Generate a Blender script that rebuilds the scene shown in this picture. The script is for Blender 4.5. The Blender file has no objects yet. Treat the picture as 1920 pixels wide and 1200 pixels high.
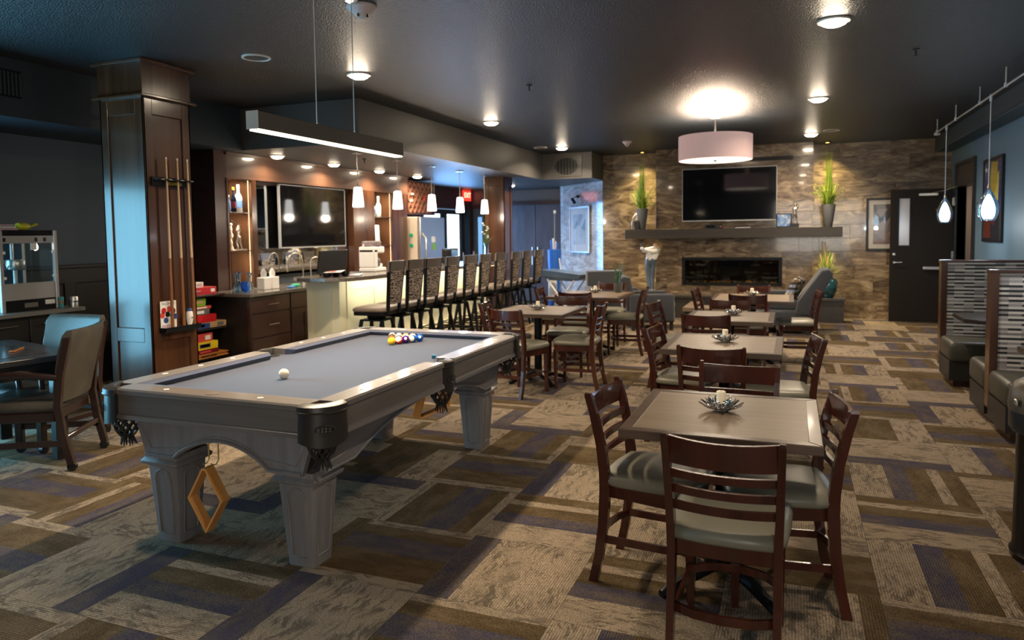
import bpy, bmesh, math, random
from mathutils import Vector, Matrix
PI = math.pi
C = bpy.context.scene.collection
scene = bpy.context.scene
random.seed(7)

# ------------------------------------------------------------------ camera, world, sun-less daylight, exposure
cam_d = bpy.data.cameras.new('camera')
cam = bpy.data.objects.new('camera', cam_d); C.objects.link(cam)
scene.camera = cam
F_PX, PX, PY, YAW, PITCH, ROLL = 1340.0, 960.0, 519.1, -.3734, -.06, -.0127
fw0 = Vector((math.sin(YAW), math.cos(YAW), 0)); rt0 = Vector((math.cos(YAW), -math.sin(YAW), 0)); up0 = Vector((0, 0, 1))
fw = fw0*math.cos(PITCH) + up0*math.sin(PITCH); up1 = up0*math.cos(PITCH) - fw0*math.sin(PITCH)
rt = rt0*math.cos(ROLL) + up1*math.sin(ROLL); up2 = up1*math.cos(ROLL) - rt0*math.sin(ROLL)
cam.matrix_world = Matrix(((rt.x, up2.x, -fw.x, 0), (rt.y, up2.y, -fw.y, 0), (rt.z, up2.z, -fw.z, 1.55), (0, 0, 0, 1)))
cam_d.sensor_width = 36.0
cam_d.lens = 36.0*F_PX/1920.0
cam_d.shift_x = 0.0
cam_d.shift_y = -(600.0-PY)/1920.0
cam_d.clip_start = .05; cam_d.clip_end = 100
cam_d.dof.use_dof = True; cam_d.dof.focus_distance = 3.3; cam_d.dof.aperture_fstop = 3.2

world = bpy.data.worlds.new('world'); scene.world = world; world.use_nodes = True
bg = world.node_tree.nodes['Background']
bg.inputs[0].default_value = (.45, .65, 1.0, 1); bg.inputs[1].default_value = .6

vs = scene.view_settings
vs.view_transform = 'Standard'; vs.look = 'None'; vs.exposure = 0.0; vs.gamma = 1.0; vs.use_curve_mapping = False

def area(name, loc, target, sx, sy, power, col, spread=180, shape='RECTANGLE'):
    l = bpy.data.lights.new(name, 'AREA'); l.shape = shape; l.size = sx
    if shape in ('RECTANGLE', 'ELLIPSE'): l.size_y = sy
    l.energy = power; l.color = col; l.spread = math.radians(spread)
    o = bpy.data.objects.new(name, l); C.objects.link(o); o.location = loc
    o.rotation_euler = (Vector(target)-Vector(loc)).to_track_quat('-Z', 'Y').to_euler()
    return o
DAY = (.24, .68, .95)
# daylight through the window in the left wall beside the camera, and through the glass doors far left
area('daylight_left_window', (-6.94, 2.45, 1.15), (-5.0, 2.45, 1.0), 2.3, 1.9, 190, DAY, 165)
area('daylight_far_doors', (-6.85, 14.0, 1.35), (-4.0, 13.6, 1.15), 1.5, 1.9, 95, (.16, .45, 1.0), 170)
# warm fill added behind the camera to brighten the near surfaces
area('camera_side_fill', (1.0, -3.6, 1.7), (-.8, 4.5, .9), 3.2, 2.0, 85, (1, .90, .78), 150)

# ------------------------------------------------------------------ object helpers
def tag(o, label=None, cat=None, group=None, kind=None):
    if label: o['label'] = label
    if cat: o['category'] = cat
    if group: o['group'] = group
    if kind: o['kind'] = kind
    return o

def thing(name, label, cat, loc=(0, 0, 0), rotz=0, group=None):
    o = bpy.data.objects.new(name, None); C.objects.link(o)
    o.empty_display_size = .1
    o.location = loc; o.rotation_euler = (0, 0, rotz)
    return tag(o, label, cat, group)

def kids(o): return [c for c in bpy.data.objects if c.parent == o]

def dup(root, loc, rotz, label, group=None):
    r = root.copy(); C.objects.link(r); r.location = loc; r.rotation_euler = (0, 0, rotz)
    r['label'] = label
    if group: r['group'] = group
    for ch in KID.get(root.name, []):
        c = ch.copy(); C.objects.link(c); c.parent = r
        KID.setdefault(r.name, []).append(c)
        for g in KID.get(ch.name, []):
            d = g.copy(); C.objects.link(d); d.parent = c
            KID.setdefault(c.name, []).append(d)
    return r
KID = {}

def link(o, parent=None):
    C.objects.link(o)
    if parent is not None:
        o.parent = parent; KID.setdefault(parent.name, []).append(o)
    return o

class MB:
    """collects shapes into one mesh"""
    def __init__(s): s.bm = bmesh.new(); s.mi = 0
    def _fin(s, faces):
        for f in faces: f.material_index = s.mi
    def hull(s, vs_, faces):
        v = [s.bm.verts.new(p) for p in vs_]
        out = []
        for f in faces:
            try: out.append(s.bm.faces.new([v[i] for i in f]))
            except ValueError: pass
        s._fin(out); return v, out
    def box(s, x0, x1, y0, y1, z0, z1, bev=0, seg=1):
        if x0 > x1: x0, x1 = x1, x0
        if y0 > y1: y0, y1 = y1, y0
        if z0 > z1: z0, z1 = z1, z0
        P = [(x0,y0,z0),(x1,y0,z0),(x1,y1,z0),(x0,y1,z0),(x0,y0,z1),(x1,y0,z1),(x1,y1,z1),(x0,y1,z1)]
        v, f = s.hull(P, [(3,2,1,0),(4,5,6,7),(0,1,5,4),(1,2,6,5),(2,3,7,6),(3,0,4,7)])
        if bev:
            ed = list({e for q in f for e in q.edges})
            r = bmesh.ops.bevel(s.bm, geom=ed, offset=bev, segments=seg, affect='EDGES', profile=.5)
            s._fin(r['faces'])
        return s
    def prism(s, pts, a0, a1, axis='z', bev=0):
        """2-D outline extruded: axis z -> (x,y), axis y -> (x,z), axis x -> (y,z)"""
        def P(p, a): return {'z': (p[0], p[1], a), 'y': (p[0], a, p[1]), 'x': (a, p[0], p[1])}[axis]
        n = len(pts)
        v = [s.bm.verts.new(P(p, a0)) for p in pts] + [s.bm.verts.new(P(p, a1)) for p in pts]
        fs = [s.bm.faces.new(v[:n][::-1]), s.bm.faces.new(v[n:])]
        for i in range(n):
            j = (i+1) % n
            fs.append(s.bm.faces.new((v[i], v[j], v[n+j], v[n+i])))
        s._fin(fs)
        if bev:
            ed = list({e for q in fs[:2] for e in q.edges})
            r = bmesh.ops.bevel(s.bm, geom=ed, offset=bev, segments=2, affect='EDGES', profile=.5)
            s._fin(r['faces'])
        bmesh.ops.recalc_face_normals(s.bm, faces=[f for f in s.bm.faces])
        return s
    def loft(s, rings, cap=True, closed=False):
        """rings: lists of points with equal counts, skinned one to the next"""
        n = len(rings[0]); V = [[s.bm.verts.new(p) for p in r] for r in rings]; fs = []
        m = len(V)
        for k in range(m if closed else m-1):
            a, b = V[k], V[(k+1) % m]
            for i in range(n):
                j = (i+1) % n
                fs.append(s.bm.faces.new((a[i], a[j], b[j], b[i])))
        if cap and not closed:
            fs.append(s.bm.faces.new(V[0][::-1])); fs.append(s.bm.faces.new(V[-1]))
        s._fin(fs)
        bmesh.ops.recalc_face_normals(s.bm, faces=fs)
        return s
    def cyl(s, p0, p1, r0, r1=None, n=16, cap=True):
        r1 = r0 if r1 is None else r1
        p0, p1 = Vector(p0), Vector(p1); d = (p1-p0).normalized()
        u = d.orthogonal().normalized(); w = d.cross(u)
        ring = lambda p, r: [p + (u*math.cos(2*PI*i/n) + w*math.sin(2*PI*i/n))*r for i in range(n)]
        return s.loft([ring(p0, r0), ring(p1, r1)], cap)
    def tube(s, pts, r, n=8, closed=False):
        pts = [Vector(p) for p in pts]; m = len(pts); rings = []
        rr = r if isinstance(r, (list, tuple)) else [r]*m
        prev = None
        for i, p in enumerate(pts):
            a = pts[i-1] if (i > 0 or closed) else p; b = pts[(i+1) % m] if (i < m-1 or closed) else p
            d = (b-a).normalized()
            u = d.orthogonal().normalized() if prev is None else (prev - d*prev.dot(d)).normalized()
            prev = u; w = d.cross(u)
            rings.append([p + (u*math.cos(2*PI*k/n) + w*math.sin(2*PI*k/n))*rr[i] for k in range(n)])
        return s.loft(rings, True, closed)
    def band(s, pts, w, h, closed=False):
        """strip of rectangular section (w sideways, h upright) along points with vertical up"""
        pts = [Vector(p) for p in pts]; m = len(pts); rings = []
        for i, p in enumerate(pts):
            a = pts[i-1] if (i > 0 or closed) else p; b = pts[(i+1) % m] if (i < m-1 or closed) else p
            d = (b-a); d.z = 0; d.normalize(); sd = Vector((d.y, -d.x, 0)); up = Vector((0, 0, 1))
            rings.append([p+sd*w/2+up*h/2, p-sd*w/2+up*h/2, p-sd*w/2-up*h/2, p+sd*w/2-up*h/2])
        return s.loft(rings, True, closed)
    def lathe(s, prof, n=24, c=(0, 0, 0), cap=True):
        rings = [[(c[0]+r*math.cos(2*PI*i/n), c[1]+r*math.sin(2*PI*i/n), c[2]+z) for i in range(n)] for r, z in prof]
        return s.loft(rings, cap)
    def ball(s, c, r, u=16, v=10, sc=(1, 1, 1)):
        rings = []
        for k in range(1, v):
            a = PI*k/v
            rings.append([(c[0]+r*sc[0]*math.sin(a)*math.cos(2*PI*i/u), c[1]+r*sc[1]*math.sin(a)*math.sin(2*PI*i/u), c[2]-r*sc[2]*math.cos(a)) for i in range(u)])
        return s.loft(rings)
    def build(s, name, mats, parent=None, smooth=None):
        me = bpy.data.meshes.new(name); s.bm.normal_update(); s.bm.to_mesh(me); s.bm.free()
        for m in (mats if isinstance(mats, (list, tuple)) else [mats]): me.materials.append(m)
        if smooth:
            me.polygons.foreach_set('use_smooth', [True]*len(me.polygons))
            try: me.set_sharp_from_angle(angle=math.radians(smooth))
            except Exception: pass
        return link(bpy.data.objects.new(name, me), parent)

def inst(src, name, parent, loc=(0, 0, 0), rot=(0, 0, 0), scale=None):
    o = bpy.data.objects.new(name, src.data if hasattr(src, 'data') else src); link(o, parent)
    o.location = loc; o.rotation_euler = rot
    if scale: o.scale = scale
    return o

def text(name, body, size, mat, parent, M, depth=.001):
    cu = bpy.data.curves.new(name, 'FONT'); cu.body = body; cu.size = size; cu.extrude = depth
    cu.align_x = 'CENTER'; cu.align_y = 'CENTER'
    t = bpy.data.objects.new(name+'_tmp', cu)
    me = bpy.data.meshes.new_from_object(t); bpy.data.objects.remove(t)
    me.materials.append(mat); me.transform(M)
    return link(bpy.data.objects.new(name, me), parent)

def arc(cx, cy, r, a0, a1, n):
    return [(cx+r*math.cos(math.radians(a0+(a1-a0)*i/n)), cy+r*math.sin(math.radians(a0+(a1-a0)*i/n))) for i in range(n+1)]
def rrect(x0, x1, y0, y1, r, n=4):
    return arc(x1-r, y0+r, r, -90, 0, n) + arc(x1-r, y1-r, r, 0, 90, n) + arc(x0+r, y1-r, r, 90, 180, n) + arc(x0+r, y0+r, r, 180, 270, n)

# ------------------------------------------------------------------ materials
MATS = {}
def nodes(name):
    m = bpy.data.materials.new(name); m.use_nodes = True
    nt = m.node_tree; b = nt.nodes['Principled BSDF']
    return m, nt, b
def N(nt, t, **kw):
    n = nt.nodes.new(t)
    for k, v in kw.items():
        if k.startswith('i_'): n.inputs[k[2:].replace('_', ' ')].default_value = v
        else: setattr(n, k, v)
    return n
def rgba(c): return (c[0], c[1], c[2], 1)

def mat(name, col, rough=.5, metal=0, coat=0, var=None, bump=None, emit=None, trans=0, ior=1.45, sheen=0, spec=None, rnd=0):
    """var=(colour2, scale, stretch xyz, contrast lo, hi); bump=(scale, strength, stretch)"""
    m, nt, b = nodes(name); L = nt.links
    b.inputs['Base Color'].default_value = rgba(col); b.inputs['Roughness'].default_value = rough
    b.inputs['Metallic'].default_value = metal; b.inputs['Coat Weight'].default_value = coat; b.inputs['Coat Roughness'].default_value = .08
    b.inputs['Transmission Weight'].default_value = trans; b.inputs['IOR'].default_value = ior
    if spec is not None: b.inputs['Specular IOR Level'].default_value = spec
    if sheen: b.inputs['Sheen Weight'].default_value = sheen
    if emit:
        b.inputs['Emission Color'].default_value = rgba(emit[0]); b.inputs['Emission Strength'].default_value = emit[1]
    if var or bump:
        tc = N(nt, 'ShaderNodeTexCoord'); src = tc.outputs['Object']
        if rnd:
            oi = N(nt, 'ShaderNodeObjectInfo'); mu = N(nt, 'ShaderNodeMath', operation='MULTIPLY'); mu.inputs[1].default_value = rnd
            L.new(oi.outputs['Random'], mu.inputs[0])
            ad = N(nt, 'ShaderNodeVectorMath', operation='ADD'); L.new(src, ad.inputs[0]); L.new(mu.outputs[0], ad.inputs[1]); src = ad.outputs[0]
    if var:
        c2, sc, st, lo, hi = var
        mp = N(nt, 'ShaderNodeMapping'); mp.inputs['Scale'].default_value = st; L.new(src, mp.inputs[0])
        nz = N(nt, 'ShaderNodeTexNoise'); nz.inputs['Scale'].default_value = sc; nz.inputs['Detail'].default_value = 5; nz.inputs['Roughness'].default_value = .6
        L.new(mp.outputs[0], nz.inputs['Vector'])
        rp = N(nt, 'ShaderNodeMapRange'); rp.inputs['From Min'].default_value = lo; rp.inputs['From Max'].default_value = hi; L.new(nz.outputs['Fac'], rp.inputs['Value'])
        mx = N(nt, 'ShaderNodeMix', data_type='RGBA'); mx.inputs['A'].default_value = rgba(col); mx.inputs['B'].default_value = rgba(c2)
        L.new(rp.outputs['Result'], mx.inputs['Factor']); L.new(mx.outputs['Result'], b.inputs['Base Color'])
    if bump:
        sc, sg, st = bump
        mp = N(nt, 'ShaderNodeMapping'); mp.inputs['Scale'].default_value = st; L.new(src, mp.inputs[0])
        nz = N(nt, 'ShaderNodeTexNoise'); nz.inputs['Scale'].default_value = sc; nz.inputs['Detail'].default_value = 3
        L.new(mp.outputs[0], nz.inputs['Vector'])
        bp = N(nt, 'ShaderNodeBump'); bp.inputs['Strength'].default_value = sg; bp.inputs['Distance'].default_value = .01
        L.new(nz.outputs['Fac'], bp.inputs['Height']); L.new(bp.outputs[0], b.inputs['Normal'])
    MATS[name] = m; return m

def wood(name, c1, c2, rough, coat=0, along='z', scale=6, rnd=9):
    st = {'x': (.12, 2, 2), 'y': (2, .12, 2), 'z': (2, 2, .12)}[along]
    return mat(name, c1, rough, coat=coat, var=(c2, scale, st, .35, .7), bump=(scale*9, .05, st), rnd=rnd)

mahogany = wood('chair_mahogany', (.060, .0145, .0075), (.030, .008, .005), .23, .5)
walnut = wood('column_walnut', (.080, .032, .014), (.034, .013, .006), .24, .10, 'z', 4)
walnut_h = wood('header_walnut', (.095, .046, .027), (.05, .024, .014), .36, .8, 'y', 4)
espresso = wood('espresso_cabinet', (.050, .016, .010), (.028, .010, .007), .32, .25, 'y', 5)
black_wood = mat('black_panel_wood', (.012, .011, .011), .4, var=((.02, .018, .018), 5, (2, 2, .15), .4, .7))
table_lam = wood('table_laminate', (.195, .145, .102), (.140, .102, .070), .38, 0, 'x', 9)
table_edge = wood('table_edge_wood', (.088, .058, .042), (.055, .036, .027), .30, .15, 'x', 8)
grey_wood = wood('pool_grey_wood', (.212, .200, .202), (.160, .151, .155), .38, .1, 'z', 10)
grey_wood_h = wood('pool_grey_wood_rail', (.16, .145, .135), (.115, .102, .096), .32, .15, 'y', 10)
felt = mat('pool_felt', (.014, .023, .058), .95, var=((.019, .029, .066), 3, (1, 1, 1), .3, .7), bump=(900, .08, (1, 1, 1)), sheen=.3)
felt_navy = mat('cushion_felt', (.012, .020, .060), .95, sheen=.3)
black_leather = mat('black_leather', (.026, .023, .021), .34, bump=(300, .04, (1, 1, 1)))
leather_trim = mat('stitched_leather', (.03, .024, .02), .35)
gold = mat('brass', (.75, .52, .22), .25, 1)
maple = wood('maple_rack', (.78, .36, .10), (.66, .28, .07), .35, .2, 'z', 6)
cue_maple = mat('cue_maple', (.62, .42, .24), .3, coat=.3)
cue_butt = mat('cue_butt', (.22, .085, .025), .3, coat=.4)
black_metal = mat('black_metal', (.012, .013, .015), .38, .6)
iron = mat('cast_iron', (.014, .015, .017), .42, .7)
steel = mat('brushed_steel', (.55, .54, .52), .32, 1)
chrome = mat('chrome', (.8, .8, .8), .1, 1)
nickel = mat('nickel', (.62, .58, .52), .25, 1)
alum = mat('brushed_aluminium', (.50, .50, .50), .4, .8)
seat_vinyl = mat('seat_vinyl', (.175, .165, .125), .38, bump=(14, .05, (1, 1, 1)))
stool_vinyl = mat('stool_vinyl', (.185, .145, .115), .42)
booth_vinyl = mat('booth_vinyl', (.040, .038, .028), .4, bump=(12, .06, (1, 1, 1)))
grey_fabric = mat('grey_upholstery', (.027, .029, .036), .9, sheen=.3, bump=(300, .2, (1, 1, 1)))
chair_leather = mat('brown_grey_leather', (.052, .048, .040), .45, var=((.075, .068, .055), 8, (1, 1, 1), .4, .7))
white = mat('white_paint', (.75, .73, .70), .5)
cream_paint = mat('cream_bar_paint', (.74, .70, .50), .45)
wax = mat('candle_wax', (.85, .74, .55), .5, emit=((1, .7, .4), .04))
ceil_m = mat('ceiling_paint', (.012, .016, .021), .40, bump=(85, 1.5, (1, 1, 1)), spec=.6)
soffit_m = mat('soffit_paint', (.062, .060, .056), .5, bump=(60, .12, (1, 1, 1)))
wall_blue = mat('slate_blue_paint', (.044, .068, .092), .55)
wall_blue_r = mat('blue_wall_paint', (.11, .185, .235), .5)
wains = mat('wainscot_dark', (.022, .019, .018), .42)
tv_black = mat('screen_glass', (.004, .004, .005), .06, spec=.8)
plastic = mat('black_plastic', (.01, .01, .011), .35)
granite = mat('granite', (.20, .17, .145), .18, var=((.035, .032, .03), 130, (1, 1, 1), .42, .62), coat=.3)
hearth_m = mat('hearth_granite', (.035, .031, .027), .3, var=((.075, .066, .056), 90, (1, 1, 1), .45, .7))
mantel_m = wood('mantel_slab', (.036, .028, .021), (.022, .017, .013), .45, .05, 'x', 7)
mirror_m = mat('mirror', (.85, .87, .86), .02, 1)
glass = mat('clear_glass', (.9, .95, 1), .02, trans=1)
def pane_mat(name, tint, ref=.08):
    m, nt, b = nodes(name); L = nt.links
    tr = N(nt, 'ShaderNodeBsdfTransparent'); tr.inputs[0].default_value = rgba(tint)
    gl = N(nt, 'ShaderNodeBsdfGlossy'); gl.inputs['Roughness'].default_value = .02
    l0 = N(nt, 'ShaderNodeLayerWeight'); l0.inputs[0].default_value = .5
    l1 = N(nt, 'ShaderNodeMath', operation='POWER'); l1.inputs[1].default_value = 4; L.new(l0.outputs['Facing'], l1.inputs[0])
    lw = N(nt, 'ShaderNodeMath', operation='MULTIPLY_ADD'); lw.inputs[1].default_value = .9; lw.inputs[2].default_value = .04; L.new(l1.outputs[0], lw.inputs[0])
    mx = N(nt, 'ShaderNodeMixShader'); L.new(lw.outputs[0], mx.inputs[0]); L.new(tr.outputs[0], mx.inputs[1]); L.new(gl.outputs[0], mx.inputs[2])
    L.new(mx.outputs[0], nt.nodes['Material Output'].inputs[0]); MATS[name] = m; return m
flat_glass = pane_mat('flat_pane_glass', (.94, .97, .97)); fire_pane = pane_mat('fire_pane_glass', (.62, .60, .56)); picture_pane = pane_mat('picture_pane_glass', (.97, .97, .97))
glass_blue = mat('blue_tinted_glass', (.62, .80, .95), .03, trans=1)
glass_cobalt = mat('cobalt_glass', (.10, .35, .9), .05, trans=.9)
teal_glaze = mat('teal_glaze', (.012, .058, .070), .12, coat=.6, var=((.02, .09, .10), 6, (1, 1, 2), .4, .7))
grey_glaze = mat('grey_planter', (.10, .10, .098), .35)
leaf = mat('leaf_green', (.11, .26, .02), .5, var=((.38, .52, .03), 9, (1, 1, 1), .42, .62))
leaf_dk = mat('leaf_dark_green', (.04, .12, .02), .5)
leaf_y = mat('leaf_yellow_green', (.38, .44, .05), .5)
twig = mat('pale_sticks', (.60, .44, .27), .6)
red = mat('red_card', (.50, .012, .018), .4); red2 = mat('coral_card', (.55, .06, .05), .45); maroon = mat('maroon_card', (.13, .01, .015), .4)
yellow = mat('yellow_card', (.75, .55, .02), .4); green_c = mat('green_card', (.16, .38, .02), .4); grey_c = mat('grey_card', (.12, .12, .11), .5)
blue_c = mat('blue_card', (.03, .06, .22), .4); tan_c = mat('tan_card', (.42, .27, .13), .5); paper = mat('paper', (.75, .74, .72), .6)
orange_wood = wood('orange_wood', (.50, .20, .05), (.34, .12, .025), .35, .2, 'y', 6)
lilac = mat('lilac_cloth', (.5, .36, .42), .7); lemon = mat('lemon_plastic', (.62, .60, .03), .4)
bronze = mat('silver_bronze', (.45, .42, .37), .28, 1)
def emis(name, col, strength):
    m, nt, b = nodes(name)
    b.inputs['Base Color'].default_value = (0, 0, 0, 1)
    b.inputs['Emission Color'].default_value = rgba(col); b.inputs['Emission Strength'].default_value = strength
    return m
lamp_lens = emis('lit_lens', (1, .82, .60), 120)
lamp_lens_small = emis('lit_small_lens', (1, .82, .60), 45)
lamp_strip = emis('lit_strip', (1, .80, .52), 11)
shade_glow = emis('lit_frosted_glass', (1, .97, .92), 6)
drop_glow = emis('lit_white_drop', (.92, .97, 1), 7)
drum_glow = emis('lit_diffuser', (1, .84, .66), 1.9)
led_warm = emis('lit_led_strip', (1, .70, .38), 2.5)
sky_pane = emis('daylight_pane', (.72, .87, 1), 3.0)
sky_pane_dim = emis('daylight_slit', (.25, .55, 1), 1.0)
fill_pane = emis('fill_pane_glow', (1, .95, .88), .45)  # glow added behind the camera, toned for its reflection in the ceiling
exit_red = emis('lit_exit_red', (1, .035, .02), 2.2)
flame_y = mat('amber_glass', (.8, .45, .02), .2)
drum_fabric = mat('mauve_drum_fabric', (.50, .36, .36), .85, bump=(400, .2, (1, 1, .05)), emit=((1, .66, .60), .24))

def carpet(name, c1, c2, mode):
    m, nt, b = nodes(name); L = nt.links
    b.inputs['Roughness'].default_value = 1.0; b.inputs['Specular IOR Level'].default_value = .05
    tc = N(nt, 'ShaderNodeTexCoord'); oi = N(nt, 'ShaderNodeObjectInfo')
    mu = N(nt, 'ShaderNodeMath', operation='MULTIPLY'); mu.inputs[1].default_value = 37; L.new(oi.outputs['Random'], mu.inputs[0])
    ad = N(nt, 'ShaderNodeVectorMath', operation='ADD'); L.new(tc.outputs['Object'], ad.inputs[0]); L.new(mu.outputs[0], ad.inputs[1])
    v = ad.outputs[0]
    mix = N(nt, 'ShaderNodeMix', data_type='RGBA'); mix.inputs['A'].default_value = rgba(c1); mix.inputs['B'].default_value = rgba(c2)
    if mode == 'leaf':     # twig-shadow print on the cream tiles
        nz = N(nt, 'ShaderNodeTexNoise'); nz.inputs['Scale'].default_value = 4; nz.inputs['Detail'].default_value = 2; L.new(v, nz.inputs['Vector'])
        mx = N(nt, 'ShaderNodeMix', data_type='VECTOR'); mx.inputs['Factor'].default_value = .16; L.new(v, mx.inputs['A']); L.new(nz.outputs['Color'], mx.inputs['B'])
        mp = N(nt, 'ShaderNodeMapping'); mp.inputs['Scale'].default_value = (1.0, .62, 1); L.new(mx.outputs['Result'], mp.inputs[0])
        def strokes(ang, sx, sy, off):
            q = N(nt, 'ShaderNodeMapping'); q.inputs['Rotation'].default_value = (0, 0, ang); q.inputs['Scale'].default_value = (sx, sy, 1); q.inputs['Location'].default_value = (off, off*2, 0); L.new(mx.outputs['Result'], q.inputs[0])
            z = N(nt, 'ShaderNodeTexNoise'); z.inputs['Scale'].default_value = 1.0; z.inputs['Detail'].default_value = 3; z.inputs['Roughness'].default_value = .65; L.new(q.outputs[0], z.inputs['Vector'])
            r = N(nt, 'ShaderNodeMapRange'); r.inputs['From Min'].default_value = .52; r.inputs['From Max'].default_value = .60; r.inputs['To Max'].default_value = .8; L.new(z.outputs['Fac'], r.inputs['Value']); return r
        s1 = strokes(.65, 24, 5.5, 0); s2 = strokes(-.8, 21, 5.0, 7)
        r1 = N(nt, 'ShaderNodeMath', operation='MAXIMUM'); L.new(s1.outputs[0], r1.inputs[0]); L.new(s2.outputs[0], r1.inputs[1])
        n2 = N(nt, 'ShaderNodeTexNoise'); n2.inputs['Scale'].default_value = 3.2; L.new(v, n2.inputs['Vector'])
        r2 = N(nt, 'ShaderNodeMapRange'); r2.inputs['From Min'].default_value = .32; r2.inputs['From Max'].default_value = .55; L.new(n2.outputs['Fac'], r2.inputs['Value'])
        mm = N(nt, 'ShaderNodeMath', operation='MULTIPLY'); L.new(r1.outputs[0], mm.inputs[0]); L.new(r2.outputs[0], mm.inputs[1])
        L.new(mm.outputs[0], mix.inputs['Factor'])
    else:
        mp = N(nt, 'ShaderNodeMapping'); mp.inputs['Scale'].default_value = (2.2, .8, 1); L.new(v, mp.inputs[0])
        nz = N(nt, 'ShaderNodeTexNoise'); nz.inputs['Scale'].default_value = 3.2; nz.inputs['Detail'].default_value = 6; nz.inputs['Roughness'].default_value = .7; L.new(mp.outputs[0], nz.inputs['Vector'])
        r1 = N(nt, 'ShaderNodeMapRange'); r1.inputs['From Min'].default_value = .42; r1.inputs['From Max'].default_value = .62; L.new(nz.outputs['Fac'], r1.inputs['Value'])
        L.new(r1.outputs[0], mix.inputs['Factor'])
    # fine rows of loops along the tile and speckle
    wv = N(nt, 'ShaderNodeTexWave', wave_type='BANDS', bands_direction='X'); wv.inputs['Scale'].default_value = 17; wv.inputs['Distortion'].default_value = .5; L.new(tc.outputs['Object'], wv.inputs['Vector'])
    sp = N(nt, 'ShaderNodeTexNoise'); sp.inputs['Scale'].default_value = 150; sp.inputs['Detail'].default_value = 2; L.new(v, sp.inputs['Vector'])
    a1 = N(nt, 'ShaderNodeMapRange'); a1.inputs['To Min'].default_value = .74; a1.inputs['To Max'].default_value = 1.20; L.new(wv.outputs['Fac'], a1.inputs['Value'])
    a2 = N(nt, 'ShaderNodeMapRange'); a2.inputs['From Min'].default_value = .3; a2.inputs['From Max'].default_value = .7; a2.inputs['To Min'].default_value = .45; a2.inputs['To Max'].default_value = 1.55; L.new(sp.outputs['Fac'], a2.inputs['Value'])
    am = N(nt, 'ShaderNodeMath', operation='MULTIPLY'); L.new(a1.outputs[0], am.inputs[0]); L.new(a2.outputs[0], am.inputs[1])
    fin = N(nt, 'ShaderNodeVectorMath', operation='SCALE'); L.new(mix.outputs['Result'], fin.inputs[0]); L.new(am.outputs[0], fin.inputs['Scale'])
    L.new(fin.outputs[0], b.inputs['Base Color'])
    return m
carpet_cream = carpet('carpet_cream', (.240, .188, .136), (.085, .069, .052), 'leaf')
carpet_brown = carpet('carpet_brown', (.072, .049, .025), (.108, .078, .045), 'mix')
carpet_navy = carpet('carpet_navy', (.054, .047, .066), (.088, .070, .060), 'mix')

def stone_tile(name, dark, midc, light, rough, st):
    m, nt, b = nodes(name); L = nt.links
    b.inputs['Roughness'].default_value = rough; b.inputs['Coat Weight'].default_value = .5; b.inputs['Coat Roughness'].default_value = .04
    tc = N(nt, 'ShaderNodeTexCoord'); oi = N(nt, 'ShaderNodeObjectInfo')
    mu = N(nt, 'ShaderNodeMath', operation='MULTIPLY'); mu.inputs[1].default_value = 53; L.new(oi.outputs['Random'], mu.inputs[0])
    ad = N(nt, 'ShaderNodeVectorMath', operation='ADD'); L.new(tc.outputs['Object'], ad.inputs[0]); L.new(mu.outputs[0], ad.inputs[1])
    mp = N(nt, 'ShaderNodeMapping'); mp.inputs['Scale'].default_value = st; L.new(ad.outputs[0], mp.inputs[0])
    nz = N(nt, 'ShaderNodeTexNoise'); nz.inputs['Scale'].default_value = 2.6; nz.inputs['Detail'].default_value = 7; nz.inputs['Roughness'].default_value = .62; nz.inputs['Distortion'].default_value = 1.7
    L.new(mp.outputs[0], nz.inputs['Vector'])
    cr = N(nt, 'ShaderNodeValToRGB'); e = cr.color_ramp.elements
    e[0].position = .33; e[0].color = rgba(dark); e[1].position = .70; e[1].color = rgba(light)
    k = e.new(.5); k.color = rgba(midc)
    L.new(nz.outputs['Fac'], cr.inputs[0])
    br = N(nt, 'ShaderNodeMapRange'); br.inputs['To Min'].default_value = .75; br.inputs['To Max'].default_value = 1.2; L.new(oi.outputs['Random'], br.inputs['Value'])
    sc = N(nt, 'ShaderNodeVectorMath', operation='SCALE'); L.new(cr.outputs[0], sc.inputs[0]); L.new(br.outputs[0], sc.inputs['Scale'])
    L.new(sc.outputs[0], b.inputs['Base Color'])
    return m
stone = stone_tile('brown_stone_tile', (.055, .035, .020), (.165, .115, .072), (.350, .270, .180), .16, (.8, 2.6, 2.6))
stone_pale = stone_tile('pale_stone_tile', (.26, .24, .22), (.42, .40, .37), (.60, .58, .55), .10, (1, 1, 2.2))

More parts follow.
